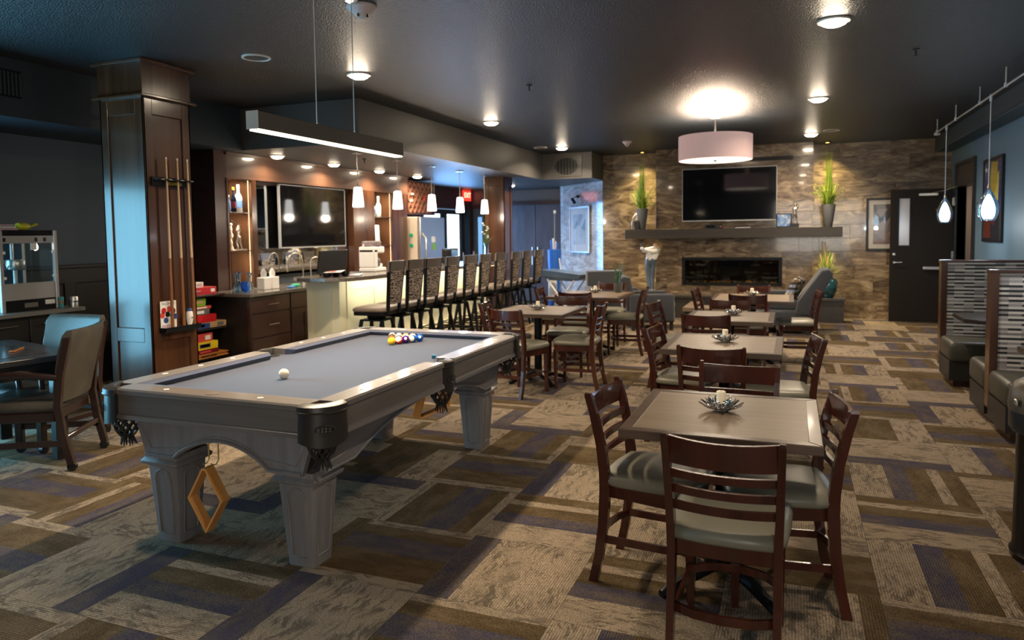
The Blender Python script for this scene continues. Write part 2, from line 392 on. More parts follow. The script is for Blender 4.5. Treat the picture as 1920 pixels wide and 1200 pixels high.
def checks(name, cols, cw, ch, rough=.8):
    """woven block print: short horizontal dashes of several tones"""
    m, nt, b = nodes(name); L = nt.links; b.inputs['Roughness'].default_value = rough
    tc = N(nt, 'ShaderNodeTexCoord'); sp = N(nt, 'ShaderNodeSeparateXYZ'); L.new(tc.outputs['UV'], sp.inputs[0])
    def fl(sock, k, off=0):
        a = N(nt, 'ShaderNodeMath', operation='MULTIPLY'); a.inputs[1].default_value = k; L.new(sock, a.inputs[0])
        f = N(nt, 'ShaderNodeMath', operation='FLOOR'); L.new(a.outputs[0], f.inputs[0]); return f.outputs[0]
    cx = fl(sp.outputs[0], 1/cw); cy = fl(sp.outputs[1], 1/ch)
    cb = N(nt, 'ShaderNodeCombineXYZ'); L.new(cx, cb.inputs[0]); L.new(cy, cb.inputs[1])
    wn = N(nt, 'ShaderNodeTexWhiteNoise', noise_dimensions='2D'); L.new(cb.outputs[0], wn.inputs['Vector'])
    cr = N(nt, 'ShaderNodeValToRGB'); cr.color_ramp.interpolation = 'CONSTANT'; e = cr.color_ramp.elements
    e[0].position = 0; e[0].color = rgba(cols[0]); e[1].position = cols[1][1]; e[1].color = rgba(cols[1][0])
    for c, p in cols[2:]:
        k = e.new(p); k.color = rgba(c)
    md = N(nt, 'ShaderNodeMath', operation='MODULO'); md.inputs[1].default_value = 2; L.new(cy, md.inputs[0])
    ma = N(nt, 'ShaderNodeMath', operation='ADD'); L.new(wn.outputs['Value'], ma.inputs[0]); L.new(md.outputs[0], ma.inputs[1])
    mh = N(nt, 'ShaderNodeMath', operation='MULTIPLY'); mh.inputs[1].default_value = .5; L.new(ma.outputs[0], mh.inputs[0])
    L.new(mh.outputs[0], cr.inputs[0]); L.new(cr.outputs[0], b.inputs['Base Color'])
    return m
booth_print = checks('booth_block_print', [(.018, .018, .018), ((.17, .145, .135), .27), ((.26, .225, .215), .42), ((.52, .46, .40), .54), ((.36, .31, .28), .82)], .088, .0185)
stool_print = checks('stool_block_print', [(.018, .014, .012), ((.30, .235, .195), .30), ((.34, .27, .22), .52), ((.05, .04, .035), .90)], .034, .0125)
pillow_print = checks('pillow_print', [(.03, .028, .025), ((.45, .38, .28), .4), ((.25, .30, .42), .6), ((.15, .09, .05), .82)], .045, .04)

def uv_plan(o, ax, ay):
    """metre-true UVs from two local axes"""
    me = o.data; uv = me.uv_layers.new(name='uv')
    for p in me.polygons:
        for li in p.loop_indices:
            co = me.vertices[me.loops[li].vertex_index].co
            uv.data[li].uv = (co[ax]+20, co[ay]+20)

def art(name, cols, sc):
    m, nt, b = nodes(name); L = nt.links; b.inputs['Roughness'].default_value = .25
    tc = N(nt, 'ShaderNodeTexCoord'); vo = N(nt, 'ShaderNodeTexVoronoi'); vo.inputs['Scale'].default_value = sc; L.new(tc.outputs['Object'], vo.inputs['Vector'])
    cr = N(nt, 'ShaderNodeValToRGB'); e = cr.color_ramp.elements; cr.color_ramp.interpolation = 'LINEAR'
    sp = N(nt, 'ShaderNodeSeparateColor'); L.new(vo.outputs['Color'], sp.inputs[0]); L.new(sp.outputs[0], cr.inputs[0])
    e[0].color = rgba(cols[0]); e[1].color = rgba(cols[-1])
    for i, c in enumerate(cols[1:-1]):
        k = e.new((i+1)/(len(cols)-1)); k.color = rgba(c)
    L.new(cr.outputs[0], b.inputs['Base Color'])
    return m
art_pale = art('print_pale_landscape', [(.20, .28, .33), (.42, .46, .48), (.60, .62, .60)], 5)
art_dark = art('print_dark_abstract', [(.03, .03, .035), (.10, .09, .09), (.30, .26, .24), (.16, .06, .03)], 7)
art_blue = art('print_blue_scene', [(.04, .10, .30), (.14, .25, .45), (.45, .42, .42)], 18)
# ================================================================== THE SETTING
def struct(o): o['kind'] = 'structure'; return o
XL, XR, YB, YN, ZC, ZS = -7.0, 2.45, 13.75, -4.2, 3.05, 2.57

# ---- floor and its carpet tiles
m_ = MB(); m_.box(-7.1, 3.4, YN-.1, 15.5, -.15, -.008)
floor = struct(m_.build('floor', mat('subfloor', (.06, .05, .04), .9)))
TA, TB, TX0, TY0 = .6215, .635, -2.125, 2.645
DES = {'band': [(.09, 0), (.17, 1), (.27, 2), (.35, 1), (.12, 0)],
       'field': [(.24, 2), (.76, 0)],
       'stripe': [(.33, 0), (.20, 2), (.20, 1), (.11, 0), (.16, 1)],
       'split': [(.62, 1), (.38, 0)],
       'cream': [(.86, 0), (.14, 1)]}
DM = {}
for k, st in DES.items():
    m_ = MB(); x = -.5
    for w, mi in st:
        m_.mi = mi; a, b_ = x, x+w
        m_.hull([(a, -.498, 0), (b_, -.498, 0), (b_, .498, 0), (a, .498, 0)], [(0, 1, 2, 3)]); x += w
    m_.mi = 0
    m_.hull([(-.5, -.5, -.008), (.5, -.5, -.008), (.5, .5, -.008), (-.5, .5, -.008), (-.498, -.498, 0), (.498, -.498, 0), (.498, .498, 0), (-.498, .498, 0)],
            [(0, 1, 5, 4), (1, 2, 6, 5), (2, 3, 7, 6), (3, 0, 4, 7)])
    me = bpy.data.meshes.new('carpet_tile'); m_.bm.normal_update(); m_.bm.to_mesh(me); m_.bm.free()
    for q in (carpet_cream, carpet_brown, carpet_navy): me.materials.append(q)
    DM[k] = me
KNOWN = {(0, 0): ('band', 0), (1, 0): ('field', 0), (1, 1): ('stripe', 1), (1, 2): ('field', 0), (0, 1): ('band', 1), (4, 1): ('stripe', 0), (4, 2): ('stripe', 1), (-1, 0): ('cream', 0),
         (0, -1): ('field', 0), (-1, -1): ('stripe', 1), (-2, 0): ('field', 0), (1, -1): ('band', 0), (2, 0): ('stripe', 1), (2, 1): ('cream', 0), (2, 2): ('stripe', 1), (3, 0): ('cream', 0), (0, 2): ('band', 0), (0, 3): ('band', 1), (4, 3): ('stripe', 0), (4, 0): ('band', 0), (3, 1): ('split', 1), (3, 2): ('field', 0)}
def seen(x, y):
    d = Vector((x, y, 0)) - Vector((0, 0, 1.55)); z = d.dot(fw)
    if z < .4: return False
    u = F_PX*d.dot(rt)/z; v = -F_PX*d.dot(up2)/z
    return -1010-420/z < u < 1010+420/z and v < 720+800/z
cells = []
for i in range(-9, 9):
    for j in range(-10, 20):
        cx, cy = TX0+(i+.5)*TA, TY0+(j+.5)*TB
        if cx < XL-.2 or cx > XR+.2 or cy > 15.5: continue
        vis = any(seen(cx+a*TA, cy+b_*TB) for a in (-.5, 0, .5) for b_ in (-.5, 0, .5))
        cells.append((cx*cx+cy*cy + (0 if vis else 1e6), i, j, cx, cy))
cells.sort()
rest = MB()
rc = random.Random(11)
for n, (d2, i, j, cx, cy) in enumerate(cells):
    k, fl = KNOWN.get((i, j), (rc.choice(['band', 'field', 'stripe', 'stripe', 'band', 'split', 'field', 'cream']), rc.random() < .5))
    if n < 296:
        o = bpy.data.objects.new('carpet_tile', DM[k]); link(o, floor); o.location = (cx, cy, 0)
        if (i+j) % 2 == 0: o.rotation_euler.z = -PI/2 + (PI if fl else 0); o.scale = (TB, TA, 1)
        else: o.rotation_euler.z = PI if fl else 0; o.scale = (TA, TB, 1)
    else:
        u = -.5
        for w, mi in DES[k]:
            a, b_ = (u, u+w) if not fl else (-u-w, -u); u += w; rest.mi = mi
            if (i+j) % 2 == 0: q = (cx-.498*TA, cx+.498*TA, cy+a*TB, cy+b_*TB)
            else: q = (cx+a*TA, cx+b_*TA, cy-.498*TB, cy+.498*TB)
            rest.hull([(q[0], q[2], 0), (q[1], q[2], 0), (q[1], q[3], 0), (q[0], q[3], 0)], [(0, 1, 2, 3)])
if len(cells) > 296: tag(rest.build('carpet_tile_remainder', [carpet_cream, carpet_brown, carpet_navy], floor), kind='stuff')

# ---- ceilings and soffits
m_ = MB(); m_.box(-7.1, XR+.1, YN-.1, 15.5, ZC, ZC+.12); ceiling = struct(m_.build('ceiling', ceil_m))
m_ = MB(); m_.box(XL, -4.42, 6.75, 15.4, ZS, ZC+.01); struct(m_.build('trim_1', soffit_m))
m_ = MB(); m_.box(XL, -6.03, YN, 6.74, ZS, ZC+.01); t2 = struct(m_.build('trim_2', mat('navy_soffit', (.020, .030, .040), .5, bump=(60, .12, (1, 1, 1)))))
m_ = MB(); m_.box(-4.43, -3.46, 12.95, 15.4, ZS, ZC+.01); t3 = struct(m_.build('trim_3', soffit_m))
m_ = MB(); m_.box(2.2, XR+.02, YN, YB, 2.82, ZC+.01, .01); struct(m_.build('trim_4', mat('teal_soffit', (.028, .045, .048), .5, bump=(60, .1, (1, 1, 1)))))
# return-air grille with an oval louvre in the bulkhead by the stone wall
g = thing('ceiling_vent', 'black bulkhead grille with a wide oval louvre beside the stone wall', 'vent', (-3.95, 12.945, 2.80))
b = MB(); b.prism([(-.30, -.19), (.30, -.19), (.30, .19), (-.30, .19)], -.012, .004, 'y'); b.build('frame', mat('grille_frame', (.06, .056, .05), .35), g)
b = MB(); b.prism([(.22*math.cos(a*PI/12), .155*math.sin(a*PI/12)) for a in range(24)], -.016, -.012, 'y'); b.build('backing', black_metal, g)
for k in range(7):
    x = -.18+.06*k; h = .15*math.sqrt(max(0, 1-(x/.22)**2))
    b = MB(); b.box(x-.012, x+.012, -.030, -.016, -h, h); b.build('slat', mat('louvre_slat', (.03, .03, .026), .35) if k == 0 else MATS['louvre_slat'], g)
g = thing('wall_vent', 'dark slotted air grille high on the soffit above the popcorn machine', 'vent', (-6.028, 4.0, 2.84))
b = MB(); b.box(0, .012, -.16, .16, -.11, .11); b.build('frame', black_metal, g)
for k in range(10):
    b = MB(); b.box(.012, .022, -.15+k*.032, -.135+k*.032, -.095, .095); b.build('slat', mat('vent_slat', (.03, .045, .05), .4) if k == 0 else MATS['vent_slat'], g)

# ---- left wall: window beside the camera, wainscot, glass doors at the far end
m_ = MB()
m_.box(XL-.12, XL, YN, 1.25, 0, ZC); m_.box(XL-.12, XL, 1.25, 3.65, 0, .1); m_.box(XL-.12, XL, 1.25, 3.65, 2.15, ZC)
m_.box(XL-.12, XL, 3.65, 12.85, 0, ZC); m_.box(XL-.12, XL, 12.85, 14.9, 2.12, ZC); m_.box(XL-.12, XL, 14.9, 15.45, 0, ZC)
wl = struct(m_.build('wall_left', wall_blue))
w = struct(thing('window_1', None, None, (XL, 2.45, 1.125)))
b = MB(); b.box(-.10, .02, -1.24, -1.16, -1.06, 1.06); b.box(-.10, .02, 1.16, 1.24, -1.06, 1.06); b.box(-.10, .02, -1.16, 1.16, .98, 1.06); b.box(-.10, .02, -1.16, 1.16, -1.06, -.98); b.box(-.08, 0, -.03, .03, -.98, .98); b.build('window_frame', black_wood, w)
for s in (-1, 1):
    b = MB(); b.box(-.07, -.06, s*.595-.565, s*.595+.565, -.98, .98); b.build('pane', sky_pane_dim, w)
# wainscot boards
b = MB(); b.box(XL, XL+.012, 3.72, 6.5, 0, 1.25); b.build('wainscot', wains, wl)
b = MB(); b.box(XL, XL+.05, 3.72, 6.5, 1.25, 1.29, .006); b.build('chair_rail', wains, wl)
b = MB(); b.box(XL+.012, XL+.03, 3.72, 6.5, 0, .16); b.box(XL+.012, XL+.03, 3.72, 6.5, 1.10, 1.25); b.build('wainscot_rail', wains, wl)
for y in (3.74, 4.44, 5.16, 5.88):
    b = MB(); b.box(XL+.012, XL+.03, y, y+.12, .16, 1.10); b.build('wainscot_stile', wains, wl)
    b = MB(); b.box(XL+.010, XL+.017, y+.13, y+.71, .17, 1.09, .004); b.build('wainscot_panel', wains, wl)
b = MB(); b.box(XL, XL+.02, 12.1, 15.3, 2.14, 2.56); b.build('header_board', mat('exit_glow_header', (.060, .022, .024), .45), wl)  # the exit sign's red glow is put into this board's colour
# far-left entrance: glazed pair of doors
def glass_door(name, y0, y1, py0, py1):
    d = struct(thing(name, None, None, (XL-.04, 0, 0)))
    b = MB(); b.box(-.02, .03, y0, py0, 0, 2.1); b.box(-.02, .03, py1, y1, 0, 2.1); b.box(-.02, .03, py0, py1, 2.0, 2.1); b.box(-.02, .03, py0, py1, 0, .28); b.build('door_frame', black_wood, d)
    b = MB(); b.box(-.005, .005, py0, py1, .28, 2.0); b.build('pane', sky_pane, d)
    b = MB(); b.box(.03, .07, y1-.10, y1-.07, .85, 1.15, .008); b.build('handle', steel, d)
    return d
glass_door('door_1', 12.86, 13.86, 13.0, 13.76); glass_door('door_2', 13.9, 14.88, 14.05, 14.7)
b = MB(); b.box(XL, XL+.035, 12.76, 12.86, 0, 2.2); b.box(XL, XL+.035, 14.88, 14.98, 0, 2.2); b.build('door_casing', black_wood, wl)

# ---- far wall behind the bar with double doors
m_ = MB(); m_.box(-7.1, -4.66, 15.3, 15.42, 0, ZC); wf = struct(m_.build('wall_far', mat('far_wall_paint', (.07, .075, .09), .5)))
b = MB(); b.box(-6.9, -4.7, 15.27, 15.3, 2.24, 2.54); b.build('header_board', mat('bronze_header', (.10, .075, .06), .35), wf)
d = struct(thing('door_3', None, None, (0, 15.28, 0)))
for x0 in (-6.02, -5.38):
    b = MB(); b.box(x0, x0+.63, -.045, 0, .01, 2.2, .004); b.build('door_leaf', mat('dark_door_wood', (.055, .052, .06), .3, var=((.085, .08, .09), 4, (2, 2, .4), .35, .7)) if x0 < -6 else MATS['dark_door_wood'], d)
    b = MB(); b.tube([(x0+(.57 if x0 < -6 else .06), -.09, z) for z in (.85, 1.25)], .012); b.build('pull_handle', steel, d)
b = MB(); b.box(-6.10, -6.02, -.05, .02, 0, 2.28); b.box(-4.75, -4.67, -.05, .02, 0, 2.28); b.box(-6.02, -4.75, -.05, .02, 2.2, 2.28); b.build('door_frame', espresso, d)
d = struct(thing('door_4', None, None, (0, 15.28, 0)))
b = MB(); b.box(-6.93, -6.30, -.04, 0, .01, 2.15, .004); b.build('door_leaf', wall_blue, d)
b = MB(); b.box(-6.80, -6.70, -.046, -.04, .3, 1.95); b.build('pane', sky_pane_dim, d)
b = MB(); b.box(-7.0, -6.93, -.05, .02, 0, 2.22); b.box(-6.30, -6.23, -.05, .02, 0, 2.22); b.box(-6.93, -6.30, -.05, .02, 2.15, 2.22); b.build('door_frame', espresso, d)
# exit sign
s = thing('exit_sign', 'red lit exit sign on the wall above the far glass doors', 'sign', (XL+.02, 14.98, 2.44))
b = MB(); b.box(0, .04, -.19, .19, -.115, .115, .006); b.build('housing', exit_red, s)
text('lettering', 'EXIT', .17, mat('exit_letters', (.9, .5, .3), .5, emit=((1, .55, .35), 3)), s, Matrix.Translation((.041, 0, 0)) @ Matrix.Rotation(PI/2, 4, 'Z') @ Matrix.Rotation(PI/2, 4, 'X'))

# ---- diagonal wall of pale polished stone
TM = {}
def tiles(parent, p0, ud, width, z0, z1, tw, th, material, holes=(), dep=.014, jit=0):
    """running-bond tiles: p0 foot of the wall face, ud unit direction along the wall, outward normal = (ud.y,-ud.x)"""
    ud = Vector((ud[0], ud[1], 0)).normalized(); nrm = Vector((ud.y, -ud.x, 0)); rz = math.atan2(ud.y, ud.x)
    nz = max(1, round((z1-z0)/th)); hh = (z1-z0)/nz
    for r in range(nz):
        u = -tw*((.37*r) % 1)
        while u < width-.02:
            a, c = max(u, 0), min(u+tw, width); u += tw
            if c-a < .02: continue
            za, zb = z0+r*hh, z0+(r+1)*hh
            rects = [(a, c, za, zb)]
            for h in holes:
                nr = []
                for (p, q, r0, r1) in rects:
                    if q <= h[0] or p >= h[1] or r1 <= h[2] or r0 >= h[3]: nr.append((p, q, r0, r1)); continue
                    if p < h[0]: nr.append((p, h[0], r0, r1))
                    if q > h[1]: nr.append((h[1], q, r0, r1))
                    if r0 < h[2]: nr.append((max(p, h[0]), min(q, h[1]), r0, h[2]))
                    if r1 > h[3]: nr.append((max(p, h[0]), min(q, h[1]), h[3], r1))
                rects = nr
            for (p, q, r0, r1) in rects:
                if q-p < .012 or r1-r0 < .012: continue
                key = (material.name, round(q-p, 3), round(r1-r0, 3))
                if key not in TM:
                    m = MB(); w_, h_ = (q-p)/2-.0009, (r1-r0)/2-.0009
                    m.box(-w_, w_, -dep, 0, -h_, h_, .0018)
                    me = bpy.data.meshes.new('tile'); m.bm.to_mesh(me); m.bm.free(); me.materials.append(material); TM[key] = me
                o = bpy.data.objects.new('tile', TM[key]); link(o, parent)
                o.location = Vector(p0)+ud*((p+q)/2)+Vector((0, 0, (r0+r1)/2))+nrm*(jit*random.random()); o.rotation_euler.z = rz
ang = Vector((-3.45+4.72, 13.78-15.05, 0)); wd_len = ang.length
m_ = MB(); m_.prism([(-4.72, 15.05), (-3.45, 13.78), (-3.30, 13.93), (-4.72, 15.35)], 0, ZC); wdg = struct(m_.build('wall_diagonal', mat('grout', (.11, .085, .06), .8)))
tiles(wdg, (-4.72, 15.05, 0), ang, wd_len, 0, ZS, .9, .43, stone_pale)

# ---- back wall: two recesses and the fireplace breast, each in brown stone tile
m_ = MB(); m_.box(-3.46, XR+.1, YB, YB+.12, 0, ZC); wb = struct(m_.build('wall_back', MATS['grout']))
tiles(wb, (-3.45, YB, 0), (1, 0), 1.10, 0, ZC, .78, .234, stone, jit=.003)
tiles(wb, (.33, YB, 0), (1, 0), 2.12, 0, ZC, .78, .234, stone, jit=.003)
m_ = MB(); m_.box(-2.33, -1.87, 13.31, YB, 0, ZC); m_.box(-.15, .31, 13.31, YB, 0, ZC); m_.box(-1.87, -.15, 13.31, YB, 0, .575); m_.box(-1.87, -.15, 13.31, YB, 1.085, ZC); m_.box(-1.87, -.15, 13.62, YB, .575, 1.085); wfp = struct(m_.build('wall_fireplace', MATS['grout']))
tiles(wfp, (-2.345, 13.31, 0), (1, 0), 2.675, 0, ZC, .78, .234, stone, holes=[(.48, 2.19, .58, 1.08)], jit=.003)
tiles(wfp, (.31, 13.31, 0), (0, 1), .44, 0, ZC, .78, .234, stone)
tiles(wfp, (-2.33, YB, 0), (0, -1), .44, 0, ZC, .78, .234, stone)

# ---- right wall with an open doorway near the corner, a lit corridor beyond
m_ = MB(); m_.box(XR, XR+.12, YN, 12.1, 0, ZC); m_.box(XR, XR+.12, 12.1, 13.25, 2.22, ZC); m_.box(XR, XR+.12, 13.25, YB+.1, 0, ZC); wr = struct(m_.build('wall_right', wall_blue_r))
b = MB(); b.box(XR-.03, XR+.13, 12.0, 12.1, 0, 2.58); b.box(XR-.03, XR+.13, 13.25, 13.33, 0, 2.58); b.box(XR-.03, XR+.13, 12.1, 13.25, 2.2, 2.27); b.box(XR-.03, XR+.13, 12.1, 13.25, 2.52, 2.58); b.build('door_casing', black_wood, wr)
b = MB(); b.box(XR-.012, XR+.01, 12.1, 13.25, 2.27, 2.52); b.build('transom_panel', mat('transom', (.045, .034, .025), .4), wr)
m_ = MB(); m_.box(3.3, 3.4, 11.2, 14.3, 0, 2.6); struct(m_.build('wall_corridor', mat('corridor_tan', (.36, .29, .23), .6)))
m_ = MB(); m_.box(XR+.12, 3.3, 11.2, 14.3, 2.5, 2.6); struct(m_.build('ceiling.001', white))
m_ = MB(); m_.box(XR+.12, 3.4, 14.2, 14.3, 0, 2.6); struct(m_.build('wall_corridor.001', MATS['corridor_tan']))
area('corridor_lamp', (2.95, 13.2, 2.45), (2.95, 13.2, 0), .3, .3, 10, (1, .82, .66))
d = struct(thing('door_5', None, None, (2.42, 13.40, 0)))        # leaf swung open against the back wall
b = MB(); b.box(-.90, -.77, -.045, 0, .012, 2.2); b.box(-.62, -.005, -.045, 0, .012, 2.2); b.box(-.77, -.62, -.045, 0, .012, 1.28); b.box(-.77, -.62, -.045, 0, 2.05, 2.2); b.build('door_leaf', mat('charcoal_door', (.014, .011, .009), .6, spec=.25), d)
b = MB(); b.box(-.77, -.62, -.026, -.019, 1.28, 2.05); b.build('vision_pane', mat('wired_glass', (.42, .40, .40), .25, .3), d)
b = MB(); b.box(-.79, -.77, -.055, -.044, 1.25, 2.08); b.box(-.62, -.60, -.055, -.044, 1.25, 2.08); b.build('pane_frame', black_metal, d)
b = MB(); b.lathe([(.026, 0), (.026, .012), (.012, .015)], 16); 
for v in b.bm.verts: v.co = Vector((-.84+v.co.x, -.045-v.co.z, 1.13+v.co.y))
b.build('deadbolt', nickel, d)
b = MB(); b.cyl((-.84, -.045, 1.0), (-.84, -.09, 1.0), .022, .018); b.box(-.86, -.72, -.10, -.085, .992, 1.010, .004); b.build('lever_handle', nickel, d)
b = MB(); b.box(-.50, -.22, -.09, -.045, 2.08, 2.13, .008); b.tube([(-.30, -.08, 2.13), (-.18, -.22, 2.15), (-.02, -.32, 2.21)], .010); b.build('door_closer', nickel, d)
for z in (.25, 1.12, 1.98):
    b = MB(); b.box(-.02, .02, -.06, -.04, z-.06, z+.06); b.build('hinge', nickel, d)
b = MB(); b.box(-.42, -.12, -.10, -.06, .88, .93, .01); b.box(-.40, -.36, -.07, -.04, .89, .92); b.box(-.18, -.14, -.07, -.04, .89, .92); b.build('push_bar', alum, d)
# ---- unseen wall behind the camera, its glowing panes added as fill
m_ = MB(); m_.box(-7.1, -.8, YN-.12, YN, 0, ZC); m_.box(2.4, XR+.1, YN-.12, YN, 0, ZC); m_.box(-.8, 2.4, YN-.12, YN, 2.5, ZC); struct(m_.build('wall_front', wall_blue))
w = struct(thing('fill_window', None, None, (.8, YN, 0)))
b = MB(); b.box(-1.6, -1.5, -.1, .02, 0, 2.5); b.box(1.5, 1.6, -.1, .02, 0, 2.5); b.box(-1.5, 1.5, -.1, .02, 2.4, 2.5); b.box(-.04, .04, -.1, .02, .1, 2.4); b.box(-1.5, 1.5, -.1, .02, 0, .1); b.build('window_frame', black_wood, w)
for s in (-1, 1):
    b = MB(); b.box(s*.77-.73, s*.77+.73, -.07, -.06, .1, 2.4); b.build('pane', fill_pane, w)

# ---- panelled wooden columns (structure with parts)
def column(cx, cy, hw, ztop, crown=True):
    c = tag(thing('column', None, None, (cx, cy, 0)), kind='structure')
    b = MB(); q = hw-.018; b.box(-q, q, -q, q, 0, ztop); b.build('core', walnut, c)
    zb = [(0, .22), (.66, .78)] + ([(2.60, 2.74)] if crown else [(ztop-.16, ztop)])
    ztp = zb[-1][0]
    for k in range(4):
        R = Matrix.Rotation(k*PI/2, 4, 'Z')
        def part(n, x0, x1, z0, z1, d0=-hw, d1=-q, bev=.003):
            b = MB(); b.box(x0, x1, d0, d1, z0, z1, bev); b.bm.transform(R); b.build(n, walnut, c)
        part('stile', -hw, -hw+.09, 0, zb[-1][1]); part('stile', hw-.09, hw, 0, zb[-1][1])
        for z0, z1 in zb: part('rail', -hw+.09, hw-.09, z0, z1)
        part('panel', -hw+.09, hw-.09, .22, .66, -q-.004, -q); part('panel', -hw+.09, hw-.09, .78, ztp, -q-.004, -q)
    if crown:
        b = MB(); b.box(-hw-.045, hw+.045, -hw-.045, hw+.045, 2.735, 2.76, .006); b.build('moulding', walnut, c)
        b = MB(); b.box(-hw-.005, hw+.005, -hw-.005, hw+.005, 2.76, 3.03); b.build('crown_box', walnut, c)
        b = MB(); b.box(-hw-.045, hw+.045, -hw-.045, hw+.045, 3.02, 3.05, .006); b.build('moulding', walnut, c)
    return c
column(-5.31, 4.76, .25, 3.04)
column(-4.99, 12.10, .20, ZS, False)
# ================================================================== POOL TABLE
pt = thing('pool_table', 'grey wooden pool table with blue-grey cloth and black leather pockets', 'pool table', (-2.545, 3.73, 0))
HW, HL, RZ = .685, 1.2, .815
def rail_seg(a0, a1, side):
    """side: 'R','L' long rails (a along y), 'N','F' short rails (a along x); profile runs outward"""
    prof = [(-.125, RZ-.050), (-.125, RZ-.002), (-.008, RZ), (0, RZ-.008), (.002, RZ-.028), (-.010, RZ-.034), (-.010, RZ-.125), (0, RZ-.132), (.004, RZ-.15), (-.03, RZ-.155), (-.03, RZ-.05)]
    cush = [(-.125, RZ-.004), (-.178, RZ-.012), (-.172, RZ-.022), (-.135, RZ-.048), (-.125, RZ-.048)]
    def P(o, z, a, k=0):
        e = HW if side in 'RL' else HL
        sg = 1 if side in 'RF' else -1
        return (sg*(e+o), a, z) if side in 'RL' else (a, sg*(e+o), z)
    b = MB(); b.loft([[P(o, z, a0) for o, z in prof], [P(o, z, a1) for o, z in prof]]); b.build('rail', grey_wood_h if side in 'RL' else RAIL_X, pt)
    s = .045 if a1 > a0 else -.045
    b = MB(); b.loft([[P(o, z, a0+s*(-o-.125)/.05) for o, z in cush], [P(o, z, a1-s*(-o-.125)/.05) for o, z in cush]]); b.build('cushion', felt_navy, pt)
    # diamond sights
    for t in (.25, .5, .75):
        a = a0+(a1-a0)*t
        b = MB(); q = [(-.060, .010), (-.045, 0), (-.060, -.010), (-.075, 0)]
        b.loft([[P(o, RZ-.0035, a+da*2) for o, da in q], [P(o, RZ+.0012, a+da*2) for o, da in q]]); b.build('sight', SIGHT, pt)
RAIL_X = wood('pool_grey_wood_short', (.15, .125, .11), (.115, .095, .084), .34, .15, 'x', 10)
SIGHT = mat('pearl_sight', (.8, .77, .72), .3)
for sd in 'RL':
    rail_seg(-HL+.115, -.075, sd); rail_seg(.075, HL-.115, sd)
for sd in 'NF': rail_seg(-HW+.115, HW-.115, sd)
b = MB(); b.box(-HW+.06, HW-.06, -HL+.06, HL-.06, RZ-.075, RZ-.04); b.build('cloth_bed', felt, pt)
# round brass-rimmed name plate on the near rail
b = MB(); b.lathe([(.028, RZ-.004), (.028, RZ+.001), (.022, RZ+.002)], 20, (0, -HL+.06, 0))
for v in b.bm.verts: v.co.x *= 1.3
b.build('rail_badge', mat('badge_grey', (.24, .20, .17), .35, .5), pt)
# apron body: tapered box with arched lower edges and bead moulding
def apron(half, off, zt, zl, leg_in, zarch, axis, sg):
    pts = [(-half, zt), (-half+.075, zl), (-leg_in, zl)]
    n = 14
    for k in range(1, n): 
        t = k/n; pts.append((-leg_in+2*leg_in*t, zl+(zarch-zl)*math.sin(PI*t)**.8))
    pts += [(leg_in, zl), (half-.075, zl), (half, zt)]
    b = MB()
    if axis == 'x': b.prism(pts, sg*off, sg*(off-.03), 'y')
    else: b.prism(pts, sg*off, sg*(off-.03), 'x')
    b.build('apron', grey_wood if axis == 'x' else APR, pt)
    # bead following the arch, and a sunk outline
    q = [(x, z+.012) for x, z in pts[1:-1]]
    o = off+.004
    b = MB(); b.tube([(x, sg*o, z) if axis == 'x' else (sg*o, x, z) for x, z in q], .009, 6); b.build('bead', grey_wood, pt)
    q = [(pts[0][0]+.03, zt-.03), (pts[1][0]+.035, zl+.045)] + [(x, z+.03) for x, z in pts[3:-3]] + [(pts[-2][0]-.035, zl+.045), (pts[-1][0]-.03, zt-.03)]
    b = MB(); b.tube([(x, sg*off, z) if axis == 'x' else (sg*off, x, z) for x, z in q], .004, 5); b.build('panel_line', grey_wood, pt)
APR = wood('pool_grey_wood_long', (.17, .165, .175), (.13, .125, .133), .38, .1, 'y', 10)
for sg in (-1, 1):
    apron(.55, 1.105, .675, .455, .29, .565, 'x', sg)
    apron(1.105, .55, .675, .455, .80, .60, 'y', sg)
b = MB(); b.box(-.54, .54, -1.09, 1.09, .60, .70); b.build('underframe', black_wood, pt)
# legs
def leg_mesh():
    b = MB(); h0, h1 = .072, .098
    ch = lambda h: rrect(-h, h, -h, h, .012, 2)
    b.loft([[(x, y, 0) for x, y in ch(h0)], [(x, y, .40) for x, y in ch(h1)]])
    b.loft([[(x, y, .40) for x, y in ch(h1+.004)], [(x, y, .41) for x, y in ch(h1+.022)], [(x, y, .425) for x, y in ch(h1+.026)], [(x, y, .44) for x, y in ch(h1+.012)], [(x, y, .465) for x, y in ch(h1+.010)]])
    return b
first = None
for sx in (-1, 1):
    for sy in (-1, 1):
        if first is None: lg = leg_mesh().build('leg', grey_wood, pt, 30); first = lg
        else: lg = inst(first, 'leg', pt)
        lg.location = (sx*.41, sy*.975, 0)
        for k in range(4):   # arched panel mould on each face
            if k == 0 and first is lg or True:
                b = MB(); pl = []
                for x, z in [(-.042, .05), (.042, .05)] + [(.052-.002*i, z) for i, z in enumerate((.2, .34))] + arc(0, .335, .05, 10, 170, 8) + [(-.05, .34), (-.047, .2)]:
                    off = .072+(.098-.072)*z/.40
                    pl.append(Vector((x, -off-.001, z)))
                b.tube(pl, .0045, 5, closed=True); b.bm.transform(Matrix.Rotation(k*PI/2, 4, 'Z'))
                b.build('panel_mould', grey_wood, lg, 60)
